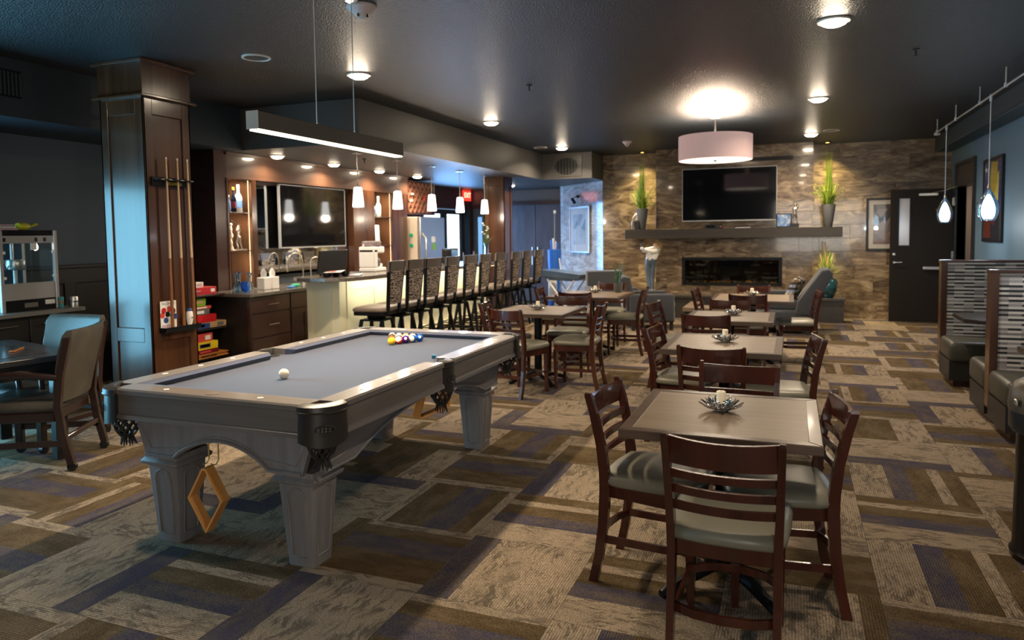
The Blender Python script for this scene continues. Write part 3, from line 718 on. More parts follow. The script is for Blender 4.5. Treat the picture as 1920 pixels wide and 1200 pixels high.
# pockets: leather shields with woven nets
def pocket(cx, cy, a0, a1, r, side=False):
    p = MB(); n = 12
    def ring(rad, z, t): return [(cx+rad*math.cos(math.radians(a0+(a1-a0)*i/n)), cy+rad*math.sin(math.radians(a0+(a1-a0)*i/n)), z) for i in range(n+1)]
    layers = [(r-.055, RZ-.010), (r-.050, RZ+.002), (r-.02, RZ+.004), (r+.004, RZ-.006), (r+.006, RZ-.030), (r-.002, RZ-.036), (r, RZ-.10), (r+.003, RZ-.17)]
    R = [ring(a, z, 0) for a, z in layers]
    for i in range(n+1): R[-1][i] = (R[-1][i][0], R[-1][i][1], RZ-.165-.022*math.sin(PI*i/n))
    back = [(r-.012, RZ-.165), (r-.018, RZ-.05), (r-.06, RZ-.06)]
    R += [ring(a, z, 0) for a, z in back]
    V = [[p.bm.verts.new(q) for q in rg] for rg in R]
    m = len(V)
    for k in range(m):
        for i in range(n):
            p.bm.faces.new((V[k][i], V[k][i+1], V[(k+1) % m][i+1], V[(k+1) % m][i]))
    p.bm.faces.new([V[k][0] for k in range(m)]); p.bm.faces.new([V[k][n] for k in range(m)][::-1])
    bmesh.ops.recalc_face_normals(p.bm, faces=list(p.bm.faces))
    pk = p.build('pocket', black_leather, pt, 50)
    p = MB(); p.tube([Vector(q)+Vector((0, 0, .001)) for q in ring(r+.004, RZ-.033, 0)], .005, 6); p.build('stitched_rim', leather_trim, pk)
    am = math.radians((a0+a1)/2); ncx, ncy = cx+.03*math.cos(am), cy+.03*math.sin(am)
    if side: ncx, ncy = cx+.015*math.cos(am), cy
    # woven net: crossing strips down a cup, and a fringe
    p = MB(); K = 10
    for k in range(K):
        for sgn in (-1, 1):
            pl = []
            for t in range(7):
                u = t/6; a = 2*PI*k/K+sgn*u*1.25; rr = .068*(1-.55*u**2.2)
                pl.append((ncx+rr*math.cos(a), ncy+rr*math.sin(a), RZ-.155-.105*u))
            p.tube(pl, .0055, 5)
    p.build('pocket_net', black_leather, pk, 60)
    p = MB()
    for k in range(14):
        a = 2*PI*k/14; rr = .022+.012*random.random()
        p.tube([(ncx+.022*math.cos(a), ncy+.022*math.sin(a), RZ-.255), (ncx+rr*1.3*math.cos(a), ncy+rr*1.3*math.sin(a), RZ-.255-.045-.01*random.random())], [.006, .003], 4)
    p.build('fringe', black_leather, pk)
    p = MB(); p.lathe([(.055, RZ-.038), (.055, RZ-.0385)], 20, (cx, cy, 0)); p.build('pocket_dark_disc', mat('hole_shade', (.002, .002, .002), .9) if 'hole_shade' not in MATS else MATS['hole_shade'], pk)  # black disc on the cloth paints the dark of the open pocket
    # embossed oval emblem on the shield
    ex, ey = cx+(r+.004)*math.cos(am), cy+(r+.004)*math.sin(am)
    T = Matrix.Translation((ex, ey, RZ-.105)) @ Matrix.Rotation(am+PI/2, 4, 'Z')
    p = MB(); p.tube([T @ Vector((.044*math.cos(q*PI/12), -.003+.006*math.cos(q*PI/12)**2, .019*math.sin(q*PI/12))) for q in range(24)], .0028, 5, closed=True)
    for zz in (-.006, .006): p.tube([T @ Vector((-.030+.005*q, -.003, zz+.004*math.sin(q*1.9))) for q in range(13)], .0026, 5)
    p.build('emblem', leather_trim, pk)
r = .128
pocket(HW-.112, -HL+.112, -102, 12, r); pocket(-HW+.112, -HL+.112, 168, 282, r)
pocket(HW-.112, HL-.112, -12, 102, r); pocket(-HW+.112, HL-.112, 78, 192, r)
pocket(HW-.075, 0, -62, 62, .088, True); pocket(-HW+.075, 0, 118, 242, .088, True)

# balls
def ball(name, label, loc, col, stripe=None, rot=(0, 0, 0), dot=True, num=None):
    r = .0285
    t = thing(name, label, 'ball', loc, 0, None)
    b = MB(); b.ball((0, 0, 0), r, 24, 14)
    if stripe:
        for f in b.bm.faces: f.material_index = 1 if abs(f.calc_center_median().z) < r*.55 else 0
    o = b.build('ball_body', [mat('ball_'+name+str(loc[0]), col, .08, coat=.5)] + ([mat('stripe_'+str(loc[0]), stripe, .08, coat=.5)] if stripe else []), t, 180); o.rotation_euler = rot
    if num:
        M = Matrix.Rotation(rot[2], 4, 'Z') @ Matrix.Rotation(-.35, 4, 'X') @ Matrix.Translation((0, -r*.985, 0)) @ Matrix.Rotation(PI/2, 4, 'X')
        b = MB(); b.lathe([(.0095, -.0008), (.0095, .0008), (.004, .0014)], 16); b.bm.transform(M); b.build('number_disc', white, t)
        text('number', num, .012, black_metal, t, M @ Matrix.Translation((0, 0, .0016)), .0002)
    return t
BZ = RZ-.04+.0285
IV = (.80, .74, .60)
ball('cue_ball', 'plain ivory cue ball alone on the near half of the cloth', (-2.575, 3.14, BZ), (.82, .72, .55))
def bp(r, k): return (-2.635+(k-r/2)*.0574, 4.37+r*.0498, BZ)
ball('yellow_ball', 'plain yellow ball at the near tip of the racked triangle', bp(0, 0), (.85, .50, .01))
ball('striped_ball', 'red and white striped ball, second along the right edge of the triangle', bp(1, 1), IV, (.72, .02, .01), (.9, .5, 0))
ball('purple_ball', 'purple ball with a white number disc on the right edge of the triangle', bp(2, 2), (.055, .008, .16), num='4', rot=(0, 0, .5))
ball('striped_ball', 'ivory ball with a blue stripe between the purple and the blue ball', bp(3, 3), IV, (.01, .10, .36), (1.45, .2, 0))
ball('blue_ball', 'blue ball with a number disc at the far right corner of the triangle', bp(4, 4), (.006, .08, .38), num='2', rot=(0, 0, .6))
ball('striped_ball', 'orange-red striped ball in the back row, straight behind the yellow ball', bp(4, 0), IV, (.70, .10, .01), (.25, .1, 0))
ball('striped_ball', 'ivory ball with amber stripe, second in the back row', bp(4, 1), IV, (.60, .32, .03), (.9, .1, .4))
ball('orange_ball', 'plain orange ball in the middle of the back row', bp(4, 2), (.80, .28, .01))
ball('striped_ball', 'ivory ball with a pale purple stripe beside the blue ball in the back row', bp(4, 3), IV, (.25, .08, .30), (.4, .3, 0))
ball('red_ball', 'plain red ball on the hidden left edge, next to the yellow ball', bp(1, 0), (.55, .02, .01))
ball('green_ball', 'plain green ball on the hidden left edge of the triangle', bp(2, 0), (.01, .16, .06))
ball('black_ball', 'plain black ball at the heart of the triangle', bp(2, 1), (.006, .006, .006))
ball('maroon_ball', 'plain maroon ball on the hidden left edge, one row from the back', bp(3, 0), (.16, .01, .015))
ball('striped_ball', 'ivory ball with a green stripe inside the triangle', bp(3, 1), IV, (.01, .18, .06), (.7, .3, 0))
ball('striped_ball', 'ivory ball with a maroon stripe inside the triangle', bp(3, 2), IV, (.16, .01, .015), (.5, .2, 0))
# chalk on the side rail
c = thing('chalk_cube', 'blue cube of cue chalk lying on the right rail beside the middle pocket', 'chalk', (-2.545+.57, 3.73+.02, RZ+.001), .4)
b = MB(); b.box(-.011, .011, -.011, .011, 0, .022, .002); b.build('wrapper', mat('chalk_blue', (.03, .16, .30), .8), c)
b = MB(); b.lathe([(.008, .0222), (.006, .0215)], 12); b.build('chalk_top', mat('chalk_face', (.06, .25, .42), .9), c)
# hanging racks
def frame_rack(name, label, pts, dep, loc, rz, rotx=0):
    t = thing(name, label, 'rack', loc, rz)
    inner = pts; n = len(pts); cx = sum(p[0] for p in pts)/n; cz = sum(p[1] for p in pts)/n
    b = MB(); th = .009
    out = []
    for i in range(n):
        p0, p1, p2 = Vector(pts[i-1]), Vector(pts[i]), Vector(pts[(i+1) % n])
        d1 = (p1-p0).normalized(); d2 = (p2-p1).normalized()
        n1 = Vector((d1.y, -d1.x)); n2 = Vector((d2.y, -d2.x)); bis = (n1+n2).normalized(); k = th/max(.35, bis.dot(n1))
        out.append(p1-bis*k)
    rings = []
    for i in range(n):
        a, o = pts[i], out[i]
        rings.append([(a[0], -dep/2, a[1]), (a[0], dep/2, a[1]), (o[0], dep/2, o[1]), (o[0], -dep/2, o[1])])
    b.loft(rings, False, True)
    if rotx: b.bm.transform(Matrix.Rotation(rotx, 4, 'X'))
    b.build('frame', maple, t)
    return t
L2, W2 = .150, .100
dpts = [(0, -L2-.012), (W2-.006, -.010), (W2, 0), (W2-.006, .010), (.012, L2), (-.012, L2), (-W2+.006, .010), (-W2, 0), (-W2+.006, -.010)]
dr = frame_rack('diamond_rack', 'wooden diamond ball rack hanging on brass hooks under the pool table', dpts, .056, (-2.57, 2.57, .315), .05)
for x in (-.035, .02):
    b = MB(); b.tube([(x+.028, .02, .26), (x+.028, .02, .185), (x+.020, .012, .163), (x+.006, .004, .160), (x, 0, .168)], .0035, 6); b.build('hook', gold, dr)
tp = [(-.16, -.13), (.16, -.13), (.17, -.11), (.012, .165), (-.012, .165), (-.17, -.11)]
tr = frame_rack('triangle_rack', 'brass-toned triangle ball rack hanging under the far right side of the pool table', tp, .05, (-2.03, 3.82, .60), PI/2-.1)
b = MB(); b.tube([(0, 0, .10), (0, 0, .165)], .004, 6); b.build('hook', gold, tr)
# ================================================================== DINING CHAIRS AND TABLES
def post_sections(x, dirx):
    S = [(0, -.255, .026, .040), (.12, -.228, .027, .040), (.26, -.208, .028, .042), (.42, -.198, .029, .046), (.50, -.200, .029, .044), (.62, -.214, .028, .040), (.76, -.245, .026, .036), (.835, -.268, .025, .032), (.848, -.272, .019, .024)]
    rings = []
    for z, y, w, d in S:
        xx = x + dirx*(.006 if z < .3 else .006+.014*max(0, z-.42)/.43)
        rings.append([(xx-w/2, y-d/2, z), (xx+w/2, y-d/2, z), (xx+w/2, y+d/2, z), (xx-w/2, y+d/2, z)])
    return rings
def make_chair(label):
    t = thing('dining_chair', label, 'chair', (0, 0, 0), 0)
    for s in (-1, 1):
        b = MB(); b.loft(post_sections(s*.175, s)); b.build('rear_leg', mahogany, t)
    for s in (-1, 1):
        b = MB(); h0, h1 = .013, .019; x, y = s*.172, .172
        b.loft([[(x-h0, y-h0, 0), (x+h0, y-h0, 0), (x+h0, y+h0, 0), (x-h0, y+h0, 0)], [(x-h1, y-h1, .40), (x+h1, y-h1, .40), (x+h1, y+h1, .40), (x-h1, y+h1, .40)]]); b.build('front_leg', mahogany, t)
    plan = [(-.165, -.195), (.165, -.195)] + arc(.155, .140, .055, -8, 80, 4) + arc(0, -.30, .51, 72, 108, 4)[1:-1] + arc(-.155, .140, .055, 100, 188, 4)
    b = MB(); b.prism(plan, .385, .448, 'z', .003); b.build('seat_frame', mahogany, t)
    big = [(-.182, -.212), (-.06, -.225), (.06, -.225), (.182, -.212)] + [(.207, -.15), (.215, 0)] + arc(.150, .140, .066, -8, 80, 4) + arc(0, -.30, .522, 72, 108, 4)[1:-1] + arc(-.150, .140, .066, 100, 188, 4) + [(-.215, 0), (-.207, -.15)]
    b = MB(); rings = []
    for k, z in ((.96, .446), (1.0, .456), (1.01, .470), (.985, .487), (.90, .500), (.70, .509), (.40, .513), (.1, .514)): rings.append([(x*k, (y+.02)*k-.02, z) for x, y in big])
    b.loft(rings); b.build('seat_cushion', seat_vinyl, t, 60)
    def rail(z0, z1, y0, bow, dip, n=10, th=.016, hw=.180):
        b = MB(); rings = []
        for i in range(n+1):
            u = -1+2*i/n; x = u*hw; y = y0-bow*(1-u*u); dz = -dip*(1-u*u)
            rings.append([(x, y-th/2, z0+dz*.5), (x, y+th/2, z0+dz*.5), (x, y+th/2, z1+dz), (x, y-th/2, z1+dz)])
        return b.loft(rings)
    rail(.742, .838, -.252, .030, .010, hw=.184).build('top_rail', mahogany, t, 40)
    for z, y in ((.682, -.226), (.622, -.212), (.560, -.203)): rail(z, z+.030, y, .026, .004).build('slat', mahogany, t, 40)
    # bentwood hoop stretcher tying the legs
    pl = [(-.170, -.21, .195), (-.168, -.05, .195), (-.166, .10, .195)] + [(.155*math.cos(math.radians(a)), .09+.085*math.sin(math.radians(a)), .195) for a in range(165, 10, -15)] + [(.166, .10, .195), (.168, -.05, .195), (.170, -.21, .195)]
    b = MB(); b.band(pl, .013, .032); b.build('stretcher', mahogany, t, 40)
    pl = [(-.168, -.205, .195), (-.10, -.235, .195), (0, -.248, .195), (.10, -.235, .195), (.168, -.205, .195)]
    b = MB(); b.band(pl, .013, .032); b.build('rear_stretcher', mahogany, t, 40)
    return t
CH = []
def chair(rx, ry, deg, label):
    """rx, ry: middle of the back at the top rail; deg: heading the sitter faces (0 = +Y, 90 = -X)"""
    th = math.radians(deg); loc = (rx - math.sin(th)*.255, ry + math.cos(th)*.255, 0)
    if not CH: c = make_chair(label); c.location = loc; c.rotation_euler.z = th
    else: c = dup(CH[0], loc, th, label)
    CH.append(c); return c
# nearest table
chair(-.215, 2.50, -2, 'mahogany ladder-back chair with its back to the viewer at the nearest table')
chair(-.790, 3.20, -96, 'mahogany ladder-back chair on the left side of the nearest table, turned right')
chair(.195, 3.23, 98, 'mahogany ladder-back chair on the right side of the nearest table, turned left')
chair(-.255, 3.95, 178, 'mahogany ladder-back chair on the far side of the nearest table, facing the viewer')
# second table of the right row
chair(-.455, 4.50, 0, 'mahogany chair with its back to the viewer at the second right-row table')
chair(-.965, 5.40, -97, 'mahogany chair on the left side of the second table of the right-hand row')
chair(.165, 5.16, 98, 'mahogany chair seen from its side at the right end of the second table')
# third table
chair(-.680, 6.28, 0, 'mahogany chair with its back to the viewer at the third right-row table')
chair(-.590, 7.68, 180, 'mahogany chair facing the viewer across the third table of the right-hand row')
chair(-1.29, 7.25, -98, 'mahogany chair on the left side of the third table beside the aisle')
# fourth table
chair(-.45, 8.35, 0, 'mahogany chair with its back to the viewer at the table before the fireplace')
chair(-.46, 9.85, 180, 'mahogany chair facing the viewer across the fourth table, just under the fireplace')
chair(-1.10, 9.05, -94, 'mahogany chair seen edge-on at the left of the fourth table before the fireplace')
chair(.30, 9.05, 96, 'mahogany chair with a pale seat right of the fourth table, by the sofa')
# left row
chair(-2.52, 6.23, -17, 'mahogany chair, its back to the viewer, just past the pool table corner')
chair(-2.99, 6.85, -80, 'mahogany chair beyond the pool table on the bar side of its table')
chair(-2.31, 7.76, 186, 'mahogany chair facing the viewer across the table beyond the pool table')
chair(-1.76, 6.92, 92, 'mahogany chair on the aisle side of the table beyond the pool table')
chair(-2.42, 8.25, 0, 'mahogany chair, its back to the viewer, at the far glossy table')
chair(-1.74, 9.05, 92, 'mahogany chair on the aisle side of the far glossy table')
chair(-3.06, 8.80, -85, 'mahogany chair on the bar side of the far glossy table')
chair(-2.37, 9.95, 180, 'mahogany chair facing the viewer across the far glossy table')

TBL = []
def table(cx, cy, w, dpt, label, rz=0, key=None):
    H = .755
    t = thing('dining_table', label, 'table', (cx, cy, 0), rz)
    hw, hd, e = w/2, dpt/2, .052
    b = MB(); b.box(-hw+e-.001, hw-e+.001, -hd+e-.001, hd-e+.001, H-.028, H); b.build('top_panel', table_lam, t)
    for k, (a, c) in enumerate(((hw, hd), (hd, hw), (hw, hd), (hd, hw))):
        b = MB(); b.prism([(-a, -c), (a, -c), (a-e, -c+e), (-a+e, -c+e)], H-.036, H+.0015, 'z', .004)
        b.bm.transform(Matrix.Rotation(k*PI/2, 4, 'Z')); b.build('edge_band', table_edge, t)
    b = MB(); b.lathe([(.14, H-.05), (.14, H-.036)], 20); b.build('mounting_plate', black_metal, t)
    b = MB(); b.lathe([(.055, .07), (.055, .085), (.040, .10), (.038, H-.05)], 20); b.build('pedestal', iron, t, 40)
    lg = None
    for k in range(4):
        R = Matrix.Rotation(k*PI/2+PI/4, 4, 'Z')
        if lg is None:
            b = MB(); S = [(.0, .085, .030), (.08, .085, .032), (.17, .062, .026), (.26, .035, .024), (.31, .022, .026), (.335, .016, .020)]
            rings = []
            for x, z, wd in S: rings.append([(x, -wd, z+.002), (x, -wd*.5, z+.022 if z > .02 else z+.012), (x, wd*.5, z+.022 if z > .02 else z+.012), (x, wd, z+.002), (x, wd*.8, max(0, z-.018)), (x, -wd*.8, max(0, z-.018))])
            b.loft(rings); b.lathe([(.016, 0), (.016, .012)], 12, (.31, 0, 0)); lg = b.build('base_foot', iron, t, 50); lg.rotation_euler.z = PI/4
        else: inst(lg, 'base_foot', t, (0, 0, 0), (0, 0, k*PI/2+PI/4))
    return t
table(-.265, 3.21, .765, .80, 'square wood-topped table nearest the viewer with a silver candle flower')
table(-.44, 5.27, .78, .84, 'square wood-topped table, second in the right-hand row')
table(-.53, 6.95, .78, .86, 'square wood-topped table, third in the right-hand row')
table(-.43, 8.98, .92, .98, 'square wood-topped table, fourth in the right-hand row and nearest the fireplace')
table(-2.47, 7.03, .80, .84, 'square wood-topped table just past the far end of the pool table')
table(-2.42, 9.00, .93, .98, 'glossy dark wood-topped table, farther one of the left row')

# candle flowers: silver lotus holders with a candle in each
CF, CN = [], []
def candle(x, y, label, clabel, rz=0, gold_=False):
    loc = (x, y, .7565)
    if not CF:
        t = thing('candle_holder', label, 'candle holder', loc, rz)
        b = MB(); b.lathe([(.030, 0), (.036, .004), (.030, .012), (.022, .014)], 20); b.build('base', chrome, t, 40)
        pm = None
        for tier, (n, tilt, ln, r0) in enumerate(((12, .25, .078, .024), (12, .58, .060, .024), (8, .95, .036, .026))):
            for k in range(n):
                if pm is None:
                    b = MB(); rings = []
                    for u, w, z in ((0, .004, 0), (.25, .009, -.003), (.55, .0125, -.002), (.8, .008, .003), (1, .001, .008)):
                        rings.append([(-w, u, z+.005), (0, u, z), (w, u, z+.005), (0, u, z-.0015)])
                    b.loft(rings); pm = b.build('petal', chrome, t, 70); o = pm
                else: o = inst(pm, 'petal', t)
                a = 2*PI*k/n+tier*.26
                M = Matrix.Rotation(a, 4, 'Z') @ Matrix.Translation((0, r0, .008+.004*tier)) @ Matrix.Rotation(tilt, 4, 'X') @ Matrix.Diagonal((1, ln, 1, 1))
                o.matrix_local = M
        c = thing('candle', clabel, 'candle', (x, y, .7565+.0142), 0)
        b = MB(); b.lathe([(.019, 0), (.020, .004), (.020, .070), (.017, .073), (.006, .072)], 20); b.build('wax_body', wax, c, 40)
        b = MB(); b.tube([(0, 0, .071), (.001, 0, .080)], .0012, 5); b.build('wick', black_metal, c)
    else:
        t = dup(CF[0], loc, rz, label); c = dup(CN[0], (x, y, .7565+.0142), rz, clabel)
    CF.append(t); CN.append(c)
for x, y, w in ((-.285, 3.25, 'nearest table'), (-.44, 5.32, 'second table of the right row'), (-.51, 7.06, 'third table of the right row'), (-.45, 9.27, 'fourth table before the fireplace'), (-2.47, 7.04, 'table past the pool table'), (-2.44, 9.27, 'far glossy table of the left row')):
    candle(x, y, 'silver lotus candle holder on the '+w, 'short cream candle in the silver flower on the '+w, x*3)

# ================================================================== BAR STOOLS
def make_stool(label):
    t = thing('bar_stool', label, 'stool', (0, 0, 0), 0)
    big = rrect(-.215, .215, -.20, .215, .07, 4)
    b = MB(); b.prism([(x*.97, y*.97) for x, y in big], .655, .695, 'z', .004); b.build('seat_frame', black_metal, t)
    b = MB(); b.loft([[(x*k, y*k, z) for x, y in big] for k, z in ((.97, .695), (1.02, .708), (1.0, .728), (.90, .745), (.6, .757), (.15, .760))]); b.build('seat_cushion', stool_vinyl, t, 60)
    b = MB(); b.lathe([(.10, .60), (.11, .625), (.11, .655)], 20); b.build('swivel', black_metal, t, 40)
    b = MB(); b.box(-.14, .14, -.14, .14, .585, .605); b.build('top_plate', black_metal, t)
    for sx in (-1, 1):
        for sy in (-1, 1):
            b = MB(); p0, p1 = (sx*.125, sy*.125), (sx*.215, sy*.215); h = .017
            b.loft([[(p[0]-h, p[1]-h, z), (p[0]+h, p[1]-h, z), (p[0]+h, p[1]+h, z), (p[0]-h, p[1]+h, z)] for p, z in ((p1, 0), (p0, .60))]); b.build('leg', black_metal, t)
    q = .182
    b = MB(); b.tube([(-q, -q, .22), (q, -q, .22), (q, q, .22), (-q, q, .22)], .011, 6, closed=True); b.build('footrest', black_metal, t)
    b = MB(); q = .165; b.tube([(-q, -q, .33), (q, -q, .33), (q, q, .33), (-q, q, .33)], .007, 6, closed=True); b.build('brace', black_metal, t)
    def by(z): return -.205-.055*(z-.68)/.58
    for s in (-1, 1):
        b = MB(); b.loft([[(s*w-.013, by(z)-.02, z), (s*w+.013, by(z)-.02, z), (s*w+.013, by(z)+.015, z), (s*w-.013, by(z)+.015, z)] for z, w in ((.66, .138), (.9, .162), (1.255, .195))]); b.build('back_post', black_metal, t)
    b = MB(); rings = []
    for i in range(9):
        u = -1+i/4; x = u*.212; y = -.024*(1-u*u)
        rings.append([(x, by(1.15)+y-.014, 1.145), (x, by(1.15)+y+.012, 1.145), (x, by(1.265)+y+.012, 1.265), (x, by(1.265)+y-.014, 1.265)])
    b.loft(rings); b.build('top_rail', STOOLTOP, t, 40)
    b = MB(); rings = []
    for i in range(9):
        u = -1+i/4; y = -.02*(1-u*u)
        rings.append([(u*(.128), by(.78)+y-.022, .78), (u*.128, by(.78)+y+.022, .78), (u*.172, by(1.15)+y+.022, 1.15), (u*.172, by(1.15)+y-.022, 1.15)])
    b.loft(rings); o = b.build('back_pad', stool_print, t, 40); uv_plan(o, 0, 2)
    return t
STOOLTOP = mat('stool_top_wood', (.14, .12, .105), .36, .1)
ORD = ['nearest the viewer', 'second from the near end', 'third from the near end', 'fourth from the near end', 'fifth from the near end', 'sixth from the near end', 'fourth from the far end', 'third from the far end', 'second from the far end', 'at the far end of the bar']
ST = []
for k, y in enumerate((7.02, 7.48, 7.94, 8.48, 9.06, 9.57, 10.19, 10.83, 11.35, 11.96)):
    lb = 'black bar stool with a block-print back, ' + ORD[k] + (' in the row' if k < 9 else '')
    rz = PI/2 + (.10, .02, -.02, .03, 0, .04, -.03, .02, 0, -.03)[k]
    if not ST: s = make_stool(lb); s.location = (-4.42, y, 0); s.rotation_euler.z = rz
    else: s = dup(ST[0], (-4.42, y, 0), rz, lb)
    s['group'] = 'bar stools along the cream bar'; ST.append(s)

# ================================================================== BOOTHS ON THE RIGHT
def booth(cy, label, sides=(-1, 1)):
    t = thing('booth_bench', label, 'booth', (0, cy, 0))
    x0, x1, T = 1.44, 2.44, .055
    b = MB(); b.box(x0+.05, x1, -T, T, .16, 1.20); o = b.build('back_panel', booth_print, t); uv_plan(o, 0, 2)
    b = MB(); b.box(x0, x0+.055, -T-.012, T+.012, .14, 1.215, .004); b.build('end_post', walnut, t)
    b = MB(); b.box(x0-.004, x1, -T-.014, T+.014, 1.20, 1.225, .004); b.build('top_cap', espresso, t)
    for s in sides:
        yy = sorted((s*T, s*.60))
        b = MB(); b.box(x0-.006, x1, yy[0], yy[1], .25, .455, .05, 3); b.build('seat_cushion', booth_vinyl, t, 50)
        b = MB(); b.box(x0, x1, min(s*T, s*.555), max(s*T, s*.555), .07, .26); b.build('base', black_wood, t)
        b = MB(); b.box(x0+.05, x1, min(s*T, s*.48), max(s*T, s*.48), 0, .07); b.build('plinth', espresso, t)
    return t
booth(8.53, 'farther booth bench in black and white block print, by the blue wall', (-1,))
booth(6.55, 'nearer double booth bench in black and white block print, at right edge')
for cy, lb in ((7.47, 'dark wall table between the two booth benches'), (5.40, 'dark wall table in front of the nearer booth at the right edge')):
    t = thing('booth_table', lb, 'table', (0, cy, 0))
    b = MB(); b.prism([(1.50, -.33), (2.43, -.33), (2.43, .33), (1.50, .33), (1.41, .24), (1.41, -.24)], .722, .758, 'z', .004); b.build('tabletop', mat('booth_table_top', (.032, .024, .020), .22, .3) if 'booth_table_top' not in MATS else MATS['booth_table_top'], t)
    b = MB(); b.lathe([(.20, 0), (.20, .02), (.045, .05), (.038, .10), (.038, .72)], 20, (1.95, 0, 0)); b.build('pedestal', iron, t, 40)
# round bin at the right edge
t = thing('waste_bin', 'round black bin with domed bronze top and chrome ring', 'bin', (1.165, 3.93, 0))
b = MB(); b.lathe([(.185, 0), (.19, .03), (.178, .05), (.172, .62)], 36); b.build('drum', mat('bin_black', (.010, .008, .007), .25, .3), t, 40)
b = MB(); b.lathe([(.19, .60), (.205, .62), (.205, .70)], 36); b.build('collar', mat('bin_collar', (.02, .026, .03), .3, .4), t, 40)
b = MB(); b.lathe([(.207, .70), (.210, .73), (.205, .78), (.185, .825), (.14, .85), (.10, .855)], 36); b.build('domed_top', mat('bin_bronze', (.075, .06, .042), .38, .3), t, 60)
b = MB(); b.lathe([(.10, .853), (.105, .860), (.085, .862), (.08, .855)], 36); b.build('chrome_ring', chrome, t, 50)
b = MB(); b.box(-.205, -.195, -.10, -.06, .735, .765, .004); b.build('maker_plate', nickel, t)

# ================================================================== POKER CORNER
t = thing('poker_table', 'dark square card table at the left edge of the frame', 'table', (-5.39, 3.13, 0), math.radians(-13))
b = MB(); b.prism(rrect(-.6, .6, -.6, .6, .02, 2), .715, .755, 'z', .004); b.build('tabletop', mat('card_table_wood', (.028, .028, .032), .25, .3), t)
b = MB(); b.prism(rrect(-.44, .44, -.44, .44, .06, 3), .754, .757, 'z'); b.build('inset_top', mat('card_table_inset', (.02, .022, .028), .18, .4), t)
b = MB(); b.prism(rrect(-.54, .54, -.54, .54, .02, 2), .61, .716, 'z'); b.build('apron', black_wood, t)
for sx in (-1, 1):
    for sy in (-1, 1):
        b = MB(); b.box(sx*.47-.04, sx*.47+.04, sy*.47-.04, sy*.47+.04, 0, .62, .004); b.build('leg', black_wood, t)
k = thing('card_tray', 'small orange wooden strip lying on the dark card table', 'tray', (-5.20, 3.46, .757), -.9)
b = MB(); b.box(-.09, .09, -.02, .02, 0, .010, .003); b.build('tray_base', orange_wood, k)
b = MB(); b.box(-.075, .075, -.010, .010, .0101, .0125); b.build('groove', black_wood, k)
def armchair(label, loc, deg, padm):
    t = thing('arm_chair', label, 'chair', loc, math.radians(deg))
    fr = mat('armchair_frame', (.024, .012, .010), .3, coat=.3) if 'armchair_frame' not in MATS else MATS['armchair_frame']
    b = MB(); b.box(-.26, .26, -.24, .26, .335, .40, .01); b.build('seat_frame', fr, t)
    b = MB(); b.box(-.265, .265, -.25, .285, .395, .475, .035, 3); b.build('seat_cushion', padm, t, 50)
    b = MB(); rings = []
    for z, y, th, w in ((.46, -.24, .05, .235), (.60, -.262, .062, .245), (.80, -.305, .066, .26), (.91, -.335, .060, .262), (.945, -.347, .035, .25)):
        r = []
        for i in range(7):
            u = -1+i/3; r.append((u*w, y-.035*(1-u*u)-th/2, z))
        for i in range(7):
            u = 1-i/3; r.append((u*w, y-.035*(1-u*u)+th/2, z))
        rings.append(r)
    b.loft(rings); b.build('back_pad', padm, t, 60)
    for s in (-1, 1):
        b = MB(); b.loft([[(s*.268-.018, y-.022, z), (s*.268+.018, y-.022, z), (s*.268+.018, y+.022, z), (s*.268-.018, y+.022, z)] for z, y in ((.05, -.33), (.25, -.285), (.45, -.262), (.65, -.285), (.90, -.342))]); b.build('rear_post', fr, t)
        b = MB(); b.box(s*.25-.024, s*.25+.024, .21, .26, .05, .36, .004); b.build('front_leg', fr, t)
        b = MB(); b.tube([(s*.275, -.27, .635), (s*.29, -.05, .665), (s*.29, .14, .66), (s*.288, .22, .63), (s*.283, .245, .56), (s*.27, .225, .40)], [.022, .026, .026, .024, .020, .020], 8); b.build('armrest', fr, t, 60)
        b = MB(); b.box(s*.262-.012, s*.262+.012, -.30, .22, .17, .21, .003); b.build('side_stretcher', fr, t)
        for y in (-.33, .235):
            b = MB(); b.cyl((s*.26-.014, y, .03), (s*.26+.014, y, .03), .03, None, 14); b.cyl((s*.26, y, .03), (s*.26, y, .06), .012, None, 8); b.build('caster', plastic, t, 40)
    b = MB(); b.box(-.25, .25, -.305, -.28, .20, .235, .003); b.build('rear_stretcher', fr, t)
    return t
ac = armchair('dark armchair on casters, turned away beside the pool table corner', (-4.90, 3.37, 0), 120, chair_leather)
dup(ac, (-5.33, 3.72, 0), math.radians(186), 'dark armchair across the card table, facing the viewer in blue daylight')
# ================================================================== BACK BAR (left wall), COUNTERS
FX = -6.25
t = thing('back_bar', 'dark wood back bar with lit shelf niches and a long header', 'cabinet', (0, 0, 0))
b = MB(); b.box(XL+.001, FX, 6.52, 6.72, .0, 2.569); b.build('end_panel', espresso, t)
b = MB(); b.box(XL+.001, FX, 6.72, 11.02, 2.26, 2.569); b.build('header', walnut_h, t)
b = MB(); b.box(FX, FX+.02, 6.70, 11.02, 2.53, 2.569, .004); b.build('crown_mould', walnut_h, t)
b = MB(); b.box(XL+.001, XL+.03, 6.72, 11.02, .92, 2.27); b.build('back_panel', walnut, t)
for y0, y1 in ((7.12, 7.20), (9.86, 9.94), (10.46, 10.98)):
    b = MB(); b.box(XL+.03, FX, y0, y1, .92, 2.262); b.build('upright', walnut, t)
b = MB(); b.box(XL+.03, FX, 9.34, 9.86, .92, 2.262); b.build('flat_panel', walnut, t)
b = MB(); b.box(FX, FX+.010, 6.70, 6.73, .92, 2.26, .003); b.box(FX, FX+.010, 7.115, 7.205, .92, 2.26, .003); b.build('pilaster', walnut, t)
niche = mat('niche_back', (.30, .23, .16), .5)
